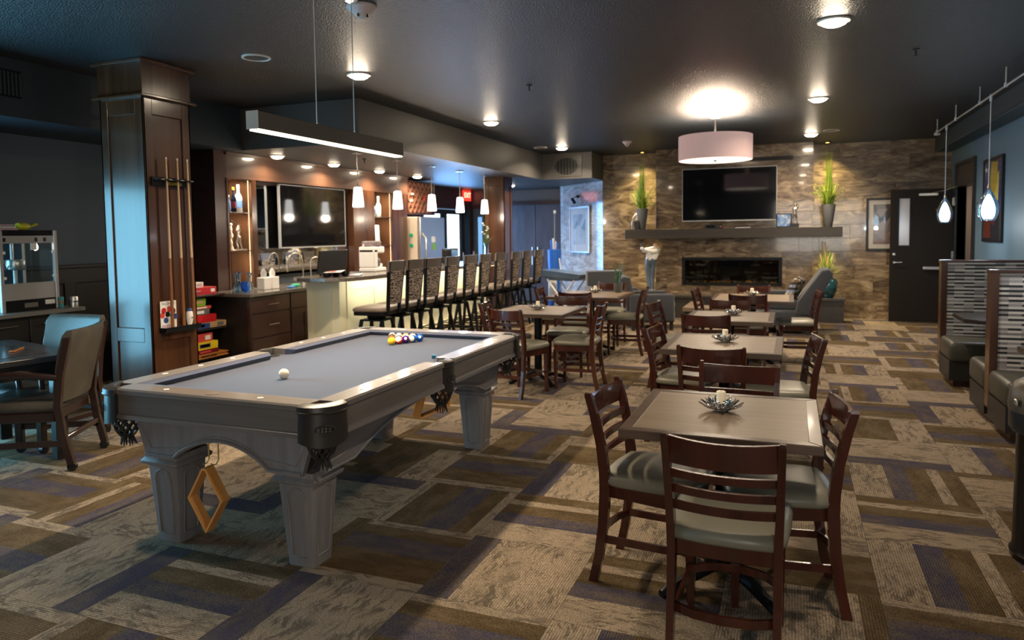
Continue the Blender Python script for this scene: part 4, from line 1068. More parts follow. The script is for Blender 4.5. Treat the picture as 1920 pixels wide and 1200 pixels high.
SH = []
for y0, y1 in ((6.73, 7.11), (9.95, 10.46)):
    b = MB(); b.box(-6.62, -6.60, y0, y1, .92, 2.26); b.build('niche_panel', niche, t)
    for z in (1.39, 1.855):
        b = MB(); b.box(-6.60, FX-.005, y0, y1, z-.012, z, .002); b.build('shelf', espresso, t)
    b = MB(); b.box(FX-.035, FX-.030, y1-.010, y1-.002, .93, 2.25); b.build('led_strip', led_warm, t)
    b = MB(); b.box(-6.598, -6.59, y0+.05, y0+.065, .93, 2.25); b.build('led_strip', led_warm, t)
    area('niche_light', (-6.30, (y0+y1)/2, 2.24), (-6.5, (y0+y1)/2, 1.0), .1, .2, 10, (1, .84, .62))
    area('niche_light', (-6.30, (y0+y1)/2, 1.83), (-6.5, (y0+y1)/2, 1.0), .1, .2, 9, (1, .84, .62))
    area('niche_light', (-6.30, (y0+y1)/2, 1.37), (-6.5, (y0+y1)/2, .9), .1, .2, 9, (1, .84, .62))
# mirror and television
t = thing('mirror', 'wide framed mirror behind the wall television over the bar sink', 'mirror', (-6.40, 8.27, 1.70))
b = MB(); b.box(-.02, 0, -1.05, 1.05, -.62, .52); b.build('mirror_glass', mirror_m, t)
b = MB(); b.box(-.02, .03, -1.08, -1.05, -.64, .545); b.box(-.02, .03, 1.05, 1.075, -.64, .545); b.box(-.02, .05, -1.08, 1.075, .52, .555); b.build('frame', espresso, t)
def tv(name, label, loc, rz, w, h):
    t = thing(name, label, 'television', loc, rz)
    b = MB(); b.box(-w/2, w/2, -.02, .02, -h/2, h/2, .004); b.build('casing', plastic, t)
    b = MB(); b.box(-w/2+.012, w/2-.012, -.0225, -.0205, -h/2+.022, h/2-.012); b.build('screen', tv_black, t)
    b = MB(); b.box(-w/2-.004, -w/2+.006, -.024, .015, -h/2-.004, h/2+.004); b.box(w/2-.006, w/2+.004, -.024, .015, -h/2-.004, h/2+.004); b.box(-w/2, w/2, -.024, .015, -h/2-.004, -h/2+.012); b.box(-w/2, w/2, -.024, .015, h/2-.006, h/2+.004); b.build('bezel', alum, t)
    b = MB(); b.box(-.15, .15, .02, .06, -.15, .15); b.build('wall_mount', plastic, t)
    b = MB(); b.box(-.04, .04, -.027, -.02, -h/2-.014, -h/2-.002, .002); b.build('sensor', alum, t)
    return t
tv('television', 'large flat television in front of the mirror behind the bar', (-6.30, 8.42, 1.82), PI/2, 1.47, .84)

# granite counter with drawer and door units below
t = thing('back_counter', 'speckled granite counter under the mirror with a rounded edge', 'worktop', (0, 0, 0))
b = MB(); b.box(XL+.06, -5.585, 6.30, 11.0, .88, .92, .006); b.build('slab', granite, t)
b = MB(); b.box(-6.60, -6.575, 7.22, 9.34, .92, 1.03); b.build('splash', mat('bluegrey_splash', (.10, .12, .135), .4), t)
def handle_bar(b, p0, p1, out):
    p0, p1, out = Vector(p0), Vector(p1), Vector(out)
    b.tube([p0+out, p1+out], .007, 8)
    for f in (.1, .9):
        q = p0.lerp(p1, f); b.tube([q, q+out], .005, 6)
def cab(name, label, y0, y1, spec):
    t = thing(name, label, 'cabinet', (0, 0, 0))
    b = MB(); b.box(XL+.06, -5.655, y0, y1, .09, .879); b.build('carcass', espresso, t)
    b = MB(); b.box(XL+.06, -5.72, y0, y1, 0, .09); b.build('plinth', black_wood, t)
    for kind, a, c, z0, z1, hd in spec:
        b = MB(); b.box(-5.655, -5.635, a+.006, c-.006, z0+.006, z1-.006, .003)
        if kind == 'door': b.box(-5.6351, -5.6285, a+.006, a+.066, z0+.006, z1-.006, .002); b.box(-5.6351, -5.6285, c-.066, c-.006, z0+.006, z1-.006, .002); b.box(-5.6351, -5.6285, a+.066, c-.066, z1-.066, z1-.006, .002); b.box(-5.6351, -5.6285, a+.066, c-.066, z0+.006, z0+.066, .002)
        o = b.build(kind, espresso, t)
        b = MB()
        if hd == 'h': m = (a+c)/2; handle_bar(b, (-5.635, m-.09, (z0+z1)/2), (-5.635, m+.09, (z0+z1)/2), (.03, 0, 0))
        else: yy = c-.04 if hd == 'r' else a+.04; handle_bar(b, (-5.630, yy, z1-.24), (-5.630, yy, z1-.06), (.03, 0, 0))
        b.build('handle', nickel, o, 40)
cab('drawer_cabinet', 'dark wood unit with three drawers and bar handles', 6.36, 7.03, [('drawer', 6.36, 7.03, .68, .875, 'h'), ('drawer', 6.36, 7.03, .40, .68, 'h'), ('drawer', 6.36, 7.03, .10, .40, 'h')])
cab('door_cabinet', 'dark wood unit with a drawer over two doors beside the bar', 7.04, 7.94, [('drawer', 7.04, 7.94, .68, .875, 'h'), ('door', 7.04, 7.36, .10, .68, 'r'), ('door', 7.36, 7.94, .10, .68, 'l')])
b = MB(); b.box(XL+.02, -5.62, 6.325, 6.355, 0, .879); e_ = thing('cabinet_end', 'plain black side panel closing the drawer unit next to the board games', 'panel'); b.build('panel', black_wood, e_)
b = MB(); b.box(-5.66, -5.615, 6.318, 6.326, .06, .87, .002); b.build('edge_strip', espresso, e_)

# ---- the cream bar
t = thing('bar_counter', 'cream panelled bar with a dark granite top and rounded end', 'bar', (0, 0, 0))
top = [(-5.46, 11.45), (-5.46, 6.98)] + [(-5.44, 6.86), (-5.33, 6.78), (-5.10, 6.72), (-4.92, 6.74), (-4.78, 6.82), (-4.68, 6.98), (-4.64, 7.3)] + [(-4.64, 11.45)]
b = MB(); b.prism(top, 1.03, 1.075, 'z', .006); b.build('granite_top', granite, t)
b = MB(); b.prism([(-5.40, 11.38), (-5.40, 7.06), (-5.05, 7.06), (-4.97, 7.09), (-4.95, 7.2), (-4.95, 11.38)], 0, 1.03); b.build('carcass', cream_paint, t)
def frame_panel(y0, y1, z0, z1):
    b = MB(); x0, x1, s = -4.951, -4.936, .085
    b.box(x0, x1, y0, y0+s, z0, z1, .002); b.box(x0, x1, y1-s, y1, z0, z1, .002); b.box(x0, x1, y0+s, y1-s, z1-.13, z1, .002); b.box(x0, x1, y0+s, y1-s, z0, z0+.15, .002)
    o = b.build('panel_frame', cream_paint, t); return o
y = 7.20
for k in range(6): frame_panel(y, y+.69, .10, 1.03); y += .69
b = MB(); b.box(-5.40, -5.33, 7.045, 7.062, .10, 1.03); b.box(-5.12, -5.05, 7.045, 7.062, .10, 1.03); b.box(-5.33, -5.12, 7.045, 7.062, .92, 1.03); b.box(-5.33, -5.12, 7.045, 7.062, .10, .22); b.build('end_frame', cream_paint, t)
b = MB(); b.box(-4.95, -4.925, 7.1, 11.38, 0, .10, .003); b.build('kick_board', mat('pale_kick', (.42, .35, .22), .4), t)
b = MB(); b.box(-4.70, -4.685, 7.2, 11.35, 1.018, 1.029); b.build('led_strip', led_warm, t)
area('bar_front_led', (-4.69, 9.25, 1.012), (-4.90, 9.25, .45), .03, 4.1, 26, (1, .92, .70), 175).rotation_euler = (0, math.radians(48), 0)
b = MB(); b.tube([(-4.80, 7.2, .20), (-4.80, 11.35, .20)], .022, 10); b.build('foot_rail', gold, t, 40)
for yy in (7.5, 8.8, 10.1, 11.2):
    b = MB(); b.tube([(-4.94, yy, .16), (-4.80, yy, .20)], .010, 6); b.build('rail_bracket', gold, t)

# ---- fridge and wine rack
t = thing('fridge', 'steel fridge with green magnets on its side beyond the back bar', 'fridge', (0, 0, 0))
b = MB(); b.box(-6.75, -6.12, 11.08, 12.02, .02, 1.87, .01); b.build('cabinet', mat('fridge_side', (.50, .42, .34), .4), t)
b = MB(); b.box(-6.115, -6.05, 11.08, 12.02, .75, 1.87, .008); dd = b.build('door', steel, t)
b = MB(); b.box(-6.115, -6.05, 11.08, 12.02, .06, .74, .008); b.build('freezer_drawer', steel, t)
b = MB(); b.tube([(-6.05, 11.16, .82), (-5.99, 11.16, .90), (-5.985, 11.16, 1.20), (-5.99, 11.16, 1.50), (-6.05, 11.16, 1.58)], .016, 8); b.build('handle', nickel, dd, 50)
b = MB(); b.box(-6.0495, -6.047, 11.5, 11.63, 1.42, 1.52); b.build('note', paper, dd)
b = MB(); b.box(-6.0495, -6.047, 11.52, 11.64, 1.28, 1.40); b.build('magnet', green_c, dd)
for z in (1.37, 1.55):
    b = MB(); b.cyl((-6.23, 11.081, z), (-6.23, 11.066, z), .035, None, 14); b.build('magnet', mat('green_magnet', (.01, .28, .12), .4) if 'green_magnet' not in MATS else MATS['green_magnet'], t)
t = thing('wine_rack', 'diamond-lattice wine rack above the steel fridge', 'rack', (-6.35, 11.58, 2.22))
b = MB(); b.box(-.3, .06, -.52, -.48, -.30, .30); b.box(-.3, .06, .48, .52, -.30, .30); b.box(-.3, .06, -.48, .48, .27, .30); b.box(-.3, .06, -.48, .48, -.30, -.27); b.build('box_frame', walnut, t)
b = MB(); b.box(-.3, -.28, -.48, .48, -.27, .27); b.build('back', black_wood, t)
cl = lambda v, lo, hi: max(lo, min(hi, v))
for s in (-1, 1):
    for k in range(-5, 6):
        c = k*.15; pts = []
        ya, yb = max(-.48, c-.27/1.25), min(.48, c+.27/1.25)
        if yb-ya < .05: continue
        za, zb = s*(ya-c)*1.25, s*(yb-c)*1.25
        d_ = Vector((0, yb-ya, zb-za)).normalized(); n_ = Vector((0, -d_.z, d_.y))*.010
        b = MB(); xs = (-.02, .05) if s > 0 else (-.03, .04)
        b.loft([[(xs[0], p[0]+n_.y, p[1]+n_.z), (xs[1], p[0]+n_.y, p[1]+n_.z), (xs[1], p[0]-n_.y, p[1]-n_.z), (xs[0], p[0]-n_.y, p[1]-n_.z)] for p in ((ya, za), (yb, zb))]); b.build('slat', mat('lattice_wood', (.30, .13, .08), .4) if 'lattice_wood' not in MATS else MATS['lattice_wood'], t)
for k, (yy, zz, cm) in enumerate(((-.33, .06, 'cream'), (-.36, -.06, 'cream'), (.18, .05, 'red'), (.12, -.02, 'red'), (.33, -.21, 'bright red'))):
    o = thing('wine_bottle', ['cream-capped wine bottle, upper one at left of the lattice rack', 'cream-capped wine bottle, lower one at left of the lattice rack', 'dull red capped wine bottle, upper one amid the lattice rack', 'dull red capped wine bottle, lower one amid the lattice rack', 'bright red capped wine bottle at the bottom of the lattice rack'][k], 'bottle', (-6.35, 11.58+yy, 2.22+zz))
    b = MB(); b.lathe([(.036, -.20), (.036, -.02), (.014, .03), (.014, .04)], 14); b.bm.transform(Matrix.Rotation(PI/2, 4, 'Y')); b.build('glass_body', mat('wine_glass_green', (.01, .03, .015), .1) if 'wine_glass_green' not in MATS else MATS['wine_glass_green'], o, 60)
    b = MB(); b.lathe([(.020, .03), (.022, .075), (.016, .080)], 14); b.bm.transform(Matrix.Rotation(PI/2, 4, 'Y')); b.build('cap', wax if cm == 'cream' else (red if 'bright' in cm else red2), o, 60)

# ---- things on the back bar
def bottle(name, label, loc, r, h, body, cap, lab=None):
    t = thing(name, label, 'bottle', loc)
    b = MB(); b.lathe([(r*.9, 0), (r, .006), (r, h*.52), (r*.85, h*.60), (r*.36, h*.72), (r*.33, h*.93)], 18); b.build('glass_body', body, t, 50)
    b = MB(); b.lathe([(r*.40, h*.90), (r*.40, h), (r*.3, h+.002)], 14); b.build('cap', cap, t, 50)
    if lab:
        b = MB(); b.lathe([(r+.0008, h*.16), (r+.0008, h*.44)], 18, cap=False); b.build('label_band', lab, t, 50)
dk = mat('dark_bottle', (.006, .008, .02), .08); frost = mat('frosted_bottle', (.62, .66, .68), .3); bl = mat('blue_bottle', (.15, .3, .6), .15)
bottle('liquor_bottle', 'dark bottle with yellow cap on the left niche top shelf', (-6.33, 6.90, 1.856), .036, .30, dk, yellow, maroon)
bottle('liquor_bottle', 'white frosted bottle beside the dark one in the left lit niche', (-6.36, 7.02, 1.856), .044, .34, frost, white, bl)
bottle('liquor_bottle', 'slim blue bottle at the left edge of the left niche top shelf', (-6.31, 6.80, 1.856), .022, .20, bl, white)
bottle('liquor_bottle', 'blue-labelled clear bottle on the top shelf of the right lit niche', (-6.40, 10.11, 1.856), .045, .30, frost, gold, bl)
bottle('liquor_bottle', 'pale green tall bottle beside the blue one in the right lit niche', (-6.40, 10.29, 1.856), .045, .34, mat('pale_green_glass', (.42, .56, .52), .2), white, white)
def skin_fig(name, label, cat, loc, rz, V, E, R, mats, scale=1):
    """small cast figure grown with a skin modifier"""
    me = bpy.data.meshes.new(name); me.from_pydata([Vector(v)*scale for v in V], E, [])
    o = bpy.data.objects.new(name, me); C.objects.link(o)
    md = o.modifiers.new('skin', 'SKIN'); sv = me.skin_vertices[0].data if me.skin_vertices else None
    if sv is None:
        bm = bmesh.new(); bm.from_mesh(me); bm.verts.layers.skin.verify(); bm.to_mesh(me); bm.free(); sv = me.skin_vertices[0].data
    for i, r in enumerate(R):
        rr = r if isinstance(r, tuple) else (r, r)
        sv[i].radius = (rr[0]*scale, rr[1]*scale); sv[i].use_root = (i == 0)
    sb = o.modifiers.new('sub', 'SUBSURF'); sb.levels = 2; sb.render_levels = 2
    dg = bpy.context.evaluated_depsgraph_get(); dg.update()
    out = bpy.data.meshes.new_from_object(o.evaluated_get(dg)); bpy.data.objects.remove(o)
    for p in out.polygons: p.use_smooth = True
    out.materials.clear()
    for m in mats: out.materials.append(m)
    t = thing(name, label, cat, loc, rz)
    body = link(bpy.data.objects.new('figure', out), t)
    return t, body
# swinging golfer figurine (units of its height = 1)
GV = [(0, 0, .50), (0, .02, .62), (.02, .05, .76), (.03, .07, .84), (.04, .09, .92), (.045, .09, .985),
      (-.055, 0, .48), (-.10, .04, .27), (-.09, -.02, .03), (-.10, .07, .01),
      (.055, 0, .48), (.10, .05, .27), (.13, -.01, .03), (.15, .07, .01),
      (-.09, .05, .79), (.02, .13, .90), (.13, .10, 1.0), (.12, .06, .79), (.17, .14, .90), (.15, .10, 1.0)]
GE = [(0, 1), (1, 2), (2, 3), (3, 4), (4, 5), (0, 6), (6, 7), (7, 8), (8, 9), (0, 10), (10, 11), (11, 12), (12, 13), (2, 14), (14, 15), (15, 16), (2, 17), (17, 18), (18, 19)]
GR = [(.085, .06), (.075, .055), (.095, .06), .032, .05, .035, .06, .045, .028, .022, .06, .045, .028, .022, .042, .030, .022, .042, .030, .022]
t, _ = skin_fig('golfer_figurine', 'silver golfer figurine on the middle shelf of the left lit niche', 'figurine', (-6.35, 7.00, 1.402), PI/2, GV, GE, GR, [bronze], .30)
b = MB(); b.box(-.07, .07, -.06, .06, -.012, .004, .003); b.build('plinth', bronze, t)
b = MB(); b.tube([(.045, .03, .30), (-.06, .06, .36)], .004, 6); b.build('club', bronze, t)
# slender ornament and sculpted plaque
t = thing('sceptre_ornament', 'slim cream twisted ornament at the left of the niche middle shelf', 'ornament', (-6.32, 6.83, 1.391))
b = MB(); b.tube([(0, .008*math.sin(k*.9), .30*k/14) for k in range(15)], [.016+.006*math.sin(k*1.7) for k in range(15)], 10); b.build('stem', wax, t, 60)
b = MB(); b.ball((0, .0, .315), .018); b.build('finial', wax, t, 60)
t = thing('white_plaque', 'white leaning sculpted plaque on the middle shelf of the right lit niche', 'ornament', (-6.38, 10.17, 1.391))
b = MB(); b.prism([(-.09, .015), (.10, .015), (.07, .33), (-.09, .33)], -.012, .012, 'x', .004); b.build('slab', white, t)
b = MB(); b.box(-.035, .035, -.11, .11, 0, .016, .003); b.build('foot', black_metal, t)
t = thing('frosted_jar', 'small lit frosted jar on the counter of the right niche', 'jar', (-6.36, 10.17, .921))
b = MB(); b.lathe([(.07, 0), (.075, .01), (.075, .16), (.06, .17)], 18); b.build('jar_body', wax, t, 50)
b = MB(); b.lathe([(.055, .17), (.05, .20), (.015, .21), (.015, .24)], 18); b.build('lid', gold, t, 50)
# blue-rimmed vases
for k, (x, y, h, lb) in enumerate(((-5.90, 6.43, .20, 'clear vase with a cobalt rim at the left of the counter end'), (-5.86, 6.60, .21, 'clear vase with a cobalt rim at the right of the counter end'), (-5.98, 6.56, .22, 'clear vase with a cobalt rim standing behind the blue tumbler'))):
    t = thing('glass_vase', lb, 'vase', (x, y, .921))
    b = MB(); pr = [(.030, 0), (.045, .03), (.042, .07), (.018, .12), (.020, h-.02), (.036, h)]; b.lathe(pr+[(r-.004, z+.002) for r, z in pr[::-1]], 18); b.build('glass_body', glass_blue, t, 60)
    b = MB(); b.tube([(.036*math.cos(a*PI/9), .036*math.sin(a*PI/9), h+.002) for a in range(18)], .004, 6, closed=True); b.build('rim', glass_cobalt, t, 60)
t = thing('blue_tumbler', 'bright blue ribbed tumbler in front of the cobalt-rimmed vases', 'glass', (-5.80, 6.46, .921))
b = MB(); rings = []
for r, z in ((.030, 0), (.044, .03), (.048, .07), (.040, .12), (.034, .125), (.030, .02)): rings.append([((r+.002*math.cos(8*a*PI/20))*math.cos(a*PI/20), (r+.002*math.cos(8*a*PI/20))*math.sin(a*PI/20), z) for a in range(40)])
b.loft(rings); b.build('glass_body', glass_cobalt, t, 60)
b = MB(); b.lathe([(.028, .021), (.036, .06)], 20); b.build('fill', mat('blue_fill', (.05, .25, .7), .2), t, 60)
# napkin boxes
for k, (y, lb) in enumerate(((7.02, 'white tissue box nearer the lit niche with a tuft of tissue'), (7.17, 'white tissue box on the right with a tall tuft of tissue'))):
    t = thing('tissue_box', lb, 'box', (-5.90, y-.13, .921))
    b = MB(); b.box(-.055, .055, -.06, .06, 0, .145, .004); b.build('carton', white, t)
    b = MB(); b.loft([[(.04*s*math.cos(a*PI/4), .012*s*math.sin(a*PI/4), z) for a in range(8)] for s, z in ((1, .144), (1.2, .19), (.8, .23), (.2, .255))]); b.build('tissue', paper, t, 60)
t = thing('blue_brush', 'blue and green plastic scrubbing brush lying by the bar sink', 'brush', (-5.80, 7.30, .921), .3)
b = MB(); b.box(-.03, .03, -.14, .02, 0, .02, .006); b.build('handle', mat('blue_plastic', (.03, .2, .55), .4), t)
b = MB(); b.box(-.04, .04, .02, .15, 0, .035, .008); b.build('head', mat('green_plastic', (.02, .35, .15), .5), t)
# taps
def tap(label, loc, rz, h, reach):
    t = thing('gooseneck_tap', label, 'tap', loc, rz)
    b = MB(); b.lathe([(.028, 0), (.028, .01), (.018, .03), (.016, .08)], 16); b.build('base', nickel, t, 50)
    pl = [(0, 0, .05), (0, 0, h*.7)] + [(reach/2-reach/2*math.cos(a*PI/8), 0, h*.7+reach/2*math.sin(a*PI/8)) for a in range(1, 9)] + [(reach+.008, 0, h*.62)]
    b = MB(); b.tube(pl, .011, 10); b.build('spout', nickel, t, 60)
    b = MB(); b.lathe([(.016, 0), (.020, .02), (.014, .09)], 12, (reach+.008, 0, h*.62-.085)); b.build('spray_head', nickel, t, 50)
    b = MB(); b.tube([(.01, -.012, .06), (.02, -.05, .075)], .006, 6); b.build('lever', nickel, t)
tap('brushed gooseneck tap at the left of the bar sink', (-6.2, 8.02, .921), -PI/2-.2, .40, .26)
tap('smaller gooseneck tap to the right, beside the dark monitor', (-6.2, 8.19, .921), .9, .39, .14)

# ---- things on the cream bar
t = thing('register_screen', 'black flat monitor standing open on the near end of the bar', 'monitor', (-5.20, 7.44, 1.076), PI/2-.05)
b = MB(); b.box(-.27, .27, -.14, .10, 0, .022, .005); b.build('base', plastic, t)
b = MB(); b.prism([(-.29, .03), (.27, .03), (.30, .30), (-.24, .30)], .10, .125, 'y', .004); b.build('screen', plastic, t)
b = MB(); b.box(-.22, .22, -.12, .06, .0221, .026); b.build('keyboard', mat('keyboard_grey', (.06, .055, .05), .5), t)
for k, (x, y, m_c, lb) in enumerate(((-4.98, 7.02, 'paper', 'folded pink and white paper lying on dark bowls on the bar'), (-4.93, 7.32, 'paper', 'flat white paper beside the monitor on the bar'))):
    t = thing('leaflet', lb, 'paper', (x, y, 1.0765 + (.052 if k == 0 else 0)), .4)
    b = MB(); b.loft([[(-.10, -.14, 0), (.10, -.14, .004), (.10, .14, .016), (-.10, .14, .002)], [(-.10, -.14, .003), (.10, -.14, .007), (.10, .14, .019), (-.10, .14, .005)]]); b.build('sheet', paper, t)
    b = MB(); b.box(-.06, .03, -.10, .06, .0085, .0125); b.build('print_block', red2 if k == 0 else lilac, t)
for k, lb in enumerate(('dark glossy bowl, left one under the paper on the bar end', 'dark glossy bowl, middle one under the paper on the bar end', 'dark glossy bowl, right one beside the monitor on the bar end')):
    t = thing('dark_bowl', lb, 'bowl', (-5.02+.04*k, 6.92+.13*k, 1.0765))
    b = MB(); b.lathe([(.03, 0), (.055, .02), (.062, .05), (.058, .05), (.05, .022), (.02, .008)], 18); b.build('bowl_body', tv_black, t, 60)
    b = MB(); b.ball((.03, -.03, .045), .009, 8, 6); b.build('glint_bead', chrome, t, 60)
t = thing('coffee_maker', 'white coffee machine with a clear domed lid on the bar', 'coffee machine', (-5.22, 8.22, 1.076), PI/2)
b = MB(); b.box(-.15, .15, -.12, .12, 0, .05, .01); b.build('base', white, t)
b = MB(); b.box(-.15, -.05, -.12, .12, .05, .30, .015); b.build('tower', white, t)
b = MB(); b.box(-.15, .12, -.12, .12, .24, .33, .02, 2); b.build('brew_head', white, t)
b = MB(); b.lathe([(.12, .33), (.13, .35), (.13, .39), (.11, .405)], 24, (-.02, 0, 0)); b.build('lid', mat('lid_clear', (.55, .45, .45), .1, trans=.6), t, 50)
b = MB(); b.lathe([(.06, .055), (.07, .09), (.065, .16), (.05, .18)], 20, (.07, 0, 0)); b.build('carafe', glass, t, 60)
for k, y in enumerate((8.40, 8.52)):
    t = thing('glass_mug', ['clear glass mug, left one beside the coffee machine', 'clear glass mug, right one beside the coffee machine'][k], 'mug', (-4.99, y, 1.076), 0)
    b = MB(); pr = [(.036, 0), (.042, .01), (.042, .10)]; b.lathe(pr+[(.038, .10), (.036, .012)], 18); b.build('mug_body', glass, t, 60)
    b = MB(); b.tube([(0, .040, .085), (0, .068, .075), (0, .068, .035), (0, .040, .025)], .006, 6); b.build('handle', glass, t, 60)
for k, (y, m_, lb) in enumerate(((10.55, plastic, 'black ribbed canister on the far part of the bar'), (10.80, bl, 'blue patterned canister beside the black one on the bar'))):
    t = thing('canister', lb, 'canister', (-5.28, y, 1.076))
    b = MB(); b.lathe([(.075, 0), (.08, .01), (.08, .10), (.076, .105), (.08, .11), (.08, .22)], 20); b.build('canister_body', m_, t, 40)
    b = MB(); b.lathe([(.082, .22), (.082, .245), (.03, .25)], 20); b.build('lid', MATS['grille_frame'], t, 40)
t = thing('wood_ornament', 'small brown leaning ornament on the bar before the far column', 'ornament', (-4.90, 10.75, 1.076))
b = MB(); b.tube([(0, 0, .01), (.01, .02, .07), (.0, .05, .13), (0, .07, .19)], [.016, .012, .014, .022], 10); b.build('stem', walnut, t, 60)
b = MB(); b.lathe([(.035, 0), (.035, .012), (.02, .016)], 14); b.build('foot', walnut, t, 50)
def arrangement(name, label, loc, vase_prof, vase_mat, grow):
    t = thing(name, label, 'plant', loc)
    b = MB(); b.lathe(vase_prof, 28); b.build('vase', vase_mat, t, 50)
    grow(t); return t
def blades(t, name, mats, n, z0, h0, h1, spread, r0, w, rng, curl=.3):
    b = MB()
    for k in range(n):
        a = rng.random()*2*PI; r = r0*math.sqrt(rng.random()); h = h0+(h1-h0)*rng.random(); sp = spread*rng.random()
        b.mi = rng.randrange(len(mats)); p = Vector((r*math.cos(a), r*math.sin(a), z0)); d = Vector((math.cos(a), math.sin(a), 0)); sd = Vector((-d.y, d.x, 0))
        L, Rr = [], []
        for i in range(4):
            u = i/3; c = p+d*(sp*u**1.6)+Vector((0, 0, h*(u-curl*sp/max(h, .01)*u*u*.5))); ww = w*(1-u*.9)*(.6+.4*min(1, u*4))
            L.append(c-sd*ww); Rr.append(c+sd*ww+d*.001)
        v, f = b.hull(L+Rr, [(i, i+1, 5+i, 4+i) for i in range(3)])
    o = b.build(name, mats, t); o['kind'] = 'stuff'; return o
def gr_bar(t):
    rng = random.Random(3)
    blades(t, 'grass_blades', [mat('dry_grass', (.14, .17, .10), .6), leaf_dk], 60, .26, .18, .34, .30, .02, .0035, rng, .9)
    b = MB()
    for k in range(5):
        a = k*1.3; b.tube([(0, 0, .2), (.03*math.cos(a), .03*math.sin(a), .42), (.07*math.cos(a), .07*math.sin(a), .60+.03*k)], .003, 5)
    b.build('stems', leaf_dk, t)
    for k in range(9):
        a = k*1.3; rr = .03+.012*(k % 5)
        b = MB(); b.ball((rr*math.cos(a), rr*math.sin(a), .42+.03*k), .022, 8, 6, (1, 1, .6)); b.build('blossom', white, t, 60)
arrangement('orchid_vase', 'tall clear vase of pale orchids at the far bar end', (-4.86, 11.22, 1.076), [(.04, 0), (.05, .02), (.035, .28), (.05, .32), (.046, .32), (.03, .28), (.04, .03)], glass, gr_bar)

# ---- board-game shelves between column and drawer unit
t = thing('game_shelf', 'open black corner shelf stacked with board games', 'shelf', (0, 0, 0))
b = MB(); b.box(-6.36, -6.34, 5.55, 6.31, 0, .93); b.build('back', black_wood, t)
for z in (.93, .56, .235):
    b = MB(); b.box(-6.34, -5.95, 5.55, 6.31, z-.022, z, .002); b.build('shelf', wains if z < .9 else espresso, t)
b = MB(); b.box(-6.34, -5.97, 5.55, 5.57, 0, .91); b.build('side', black_wood, t)
def gbox(label, x, y0, y1, z, h, dep, m, face=None, rz=0):
    t = thing('board_game', label, 'board game', (x-dep/2, (y0+y1)/2, z), rz)
    w = (y1-y0)/2
    b = MB(); b.box(-dep/2, dep/2, -w, w, 0, h*.55, .002); b.build('tray', m, t)
    b = MB(); b.box(-dep/2-.002, dep/2+.002, -w-.002, w+.002, h*.30, h, .002); b.build('lid', m, t)
    for (a, c, z0, z1, fm) in face or []:
        b = MB(); b.box(dep/2+.0021, dep/2+.0035, -w+2*w*a, -w+2*w*c, h*z0, h*z1); b.build('print_block', fm, t)
    return h
G = [('coral red game box on top of the bottom shelf stack', -5.985, 5.74, 6.13, .413, .088, .26, red2, [(.72, .92, .2, .75, white)]),
     ('bright yellow game box with a pale title block on the bottom shelf', -5.96, 5.76, 6.18, .328, .083, .28, yellow, [(.36, .74, .25, .8, grey_c), (.39, .71, .35, .7, paper), (.05, .25, .2, .7, red2)]),
     ('maroon game box under the yellow one', -5.96, 5.80, 6.19, .282, .046, .27, maroon, [(.3, .7, .3, .7, red2)]),
     ('blue and tan game box at the bottom of the middle shelf stack', -5.955, 5.70, 6.31, .561, .062, .28, tan_c, [(.28, .60, .05, .95, blue_c), (.36, .48, .3, .75, paper), (.78, .93, .15, .85, grey_c)]),
     ('plain bright red game box on the middle shelf', -5.97, 5.76, 6.18, .624, .084, .27, red, None),
     ('dark grey game box in the middle shelf stack', -5.985, 5.70, 6.10, .709, .062, .26, grey_c, [(.25, .8, .25, .75, paper)]),
     ('thin red game box with a white title strip on the middle shelf', -5.98, 5.70, 6.12, .772, .030, .26, red2, [(.3, .85, .3, .8, paper)]),
     ('lime green game box on top of the middle shelf stack', -5.995, 5.68, 6.06, .803, .085, .24, green_c, [(.15, .5, .2, .75, paper), (.55, .9, .35, .75, tan_c)]),
     ('deep red game box on the top shelf', -5.965, 5.78, 6.19, .931, .080, .24, red, [(.80, .94, .3, .75, paper), (.15, .45, .5, .62, lilac), (.2, .35, .2, .38, blue_c)]),
     ('small red box at the left end of the top shelf', -5.97, 5.60, 5.76, .931, .070, .22, red2, [(.2, .8, .3, .6, red)]),
     ('white and blue card box lying on the deep red game box', -6.0, 5.78, 6.04, 1.012, .055, .20, paper, [(.1, .6, .2, .8, blue_c), (.65, .9, .3, .7, lilac)]),
     ('green-spined white box leaning at the left of the top shelf', -6.02, 5.62, 5.76, 1.002, .07, .18, paper, [(.3, .7, .1, .9, green_c)]),
     ('pale pink and white box at the top of the board game pile', -6.03, 5.66, 5.92, 1.073, .05, .18, lilac, [(.3, .8, .2, .8, paper)])]
for a in G: gbox(*a)
t = thing('wooden_game_box', 'orange wooden game chest with brass clasp on the bottom shelf', 'board game', (-6.06, 6.03, .2355))
b = MB(); b.box(-.14, .14, -.28, .27, .0, .012, .003); b.box(-.14, .14, -.28, .27, .034, .046, .003); b.box(-.13, .125, -.27, .26, .01, .036); b.build('case', orange_wood, t)
b = MB(); b.box(.125, .130, -.12, .10, .014, .030); b.build('drawer_front', walnut, t)
b = MB(); b.ball((.134, -.0, .022), .009, 10, 6); b.build('clasp', gold, t, 60)

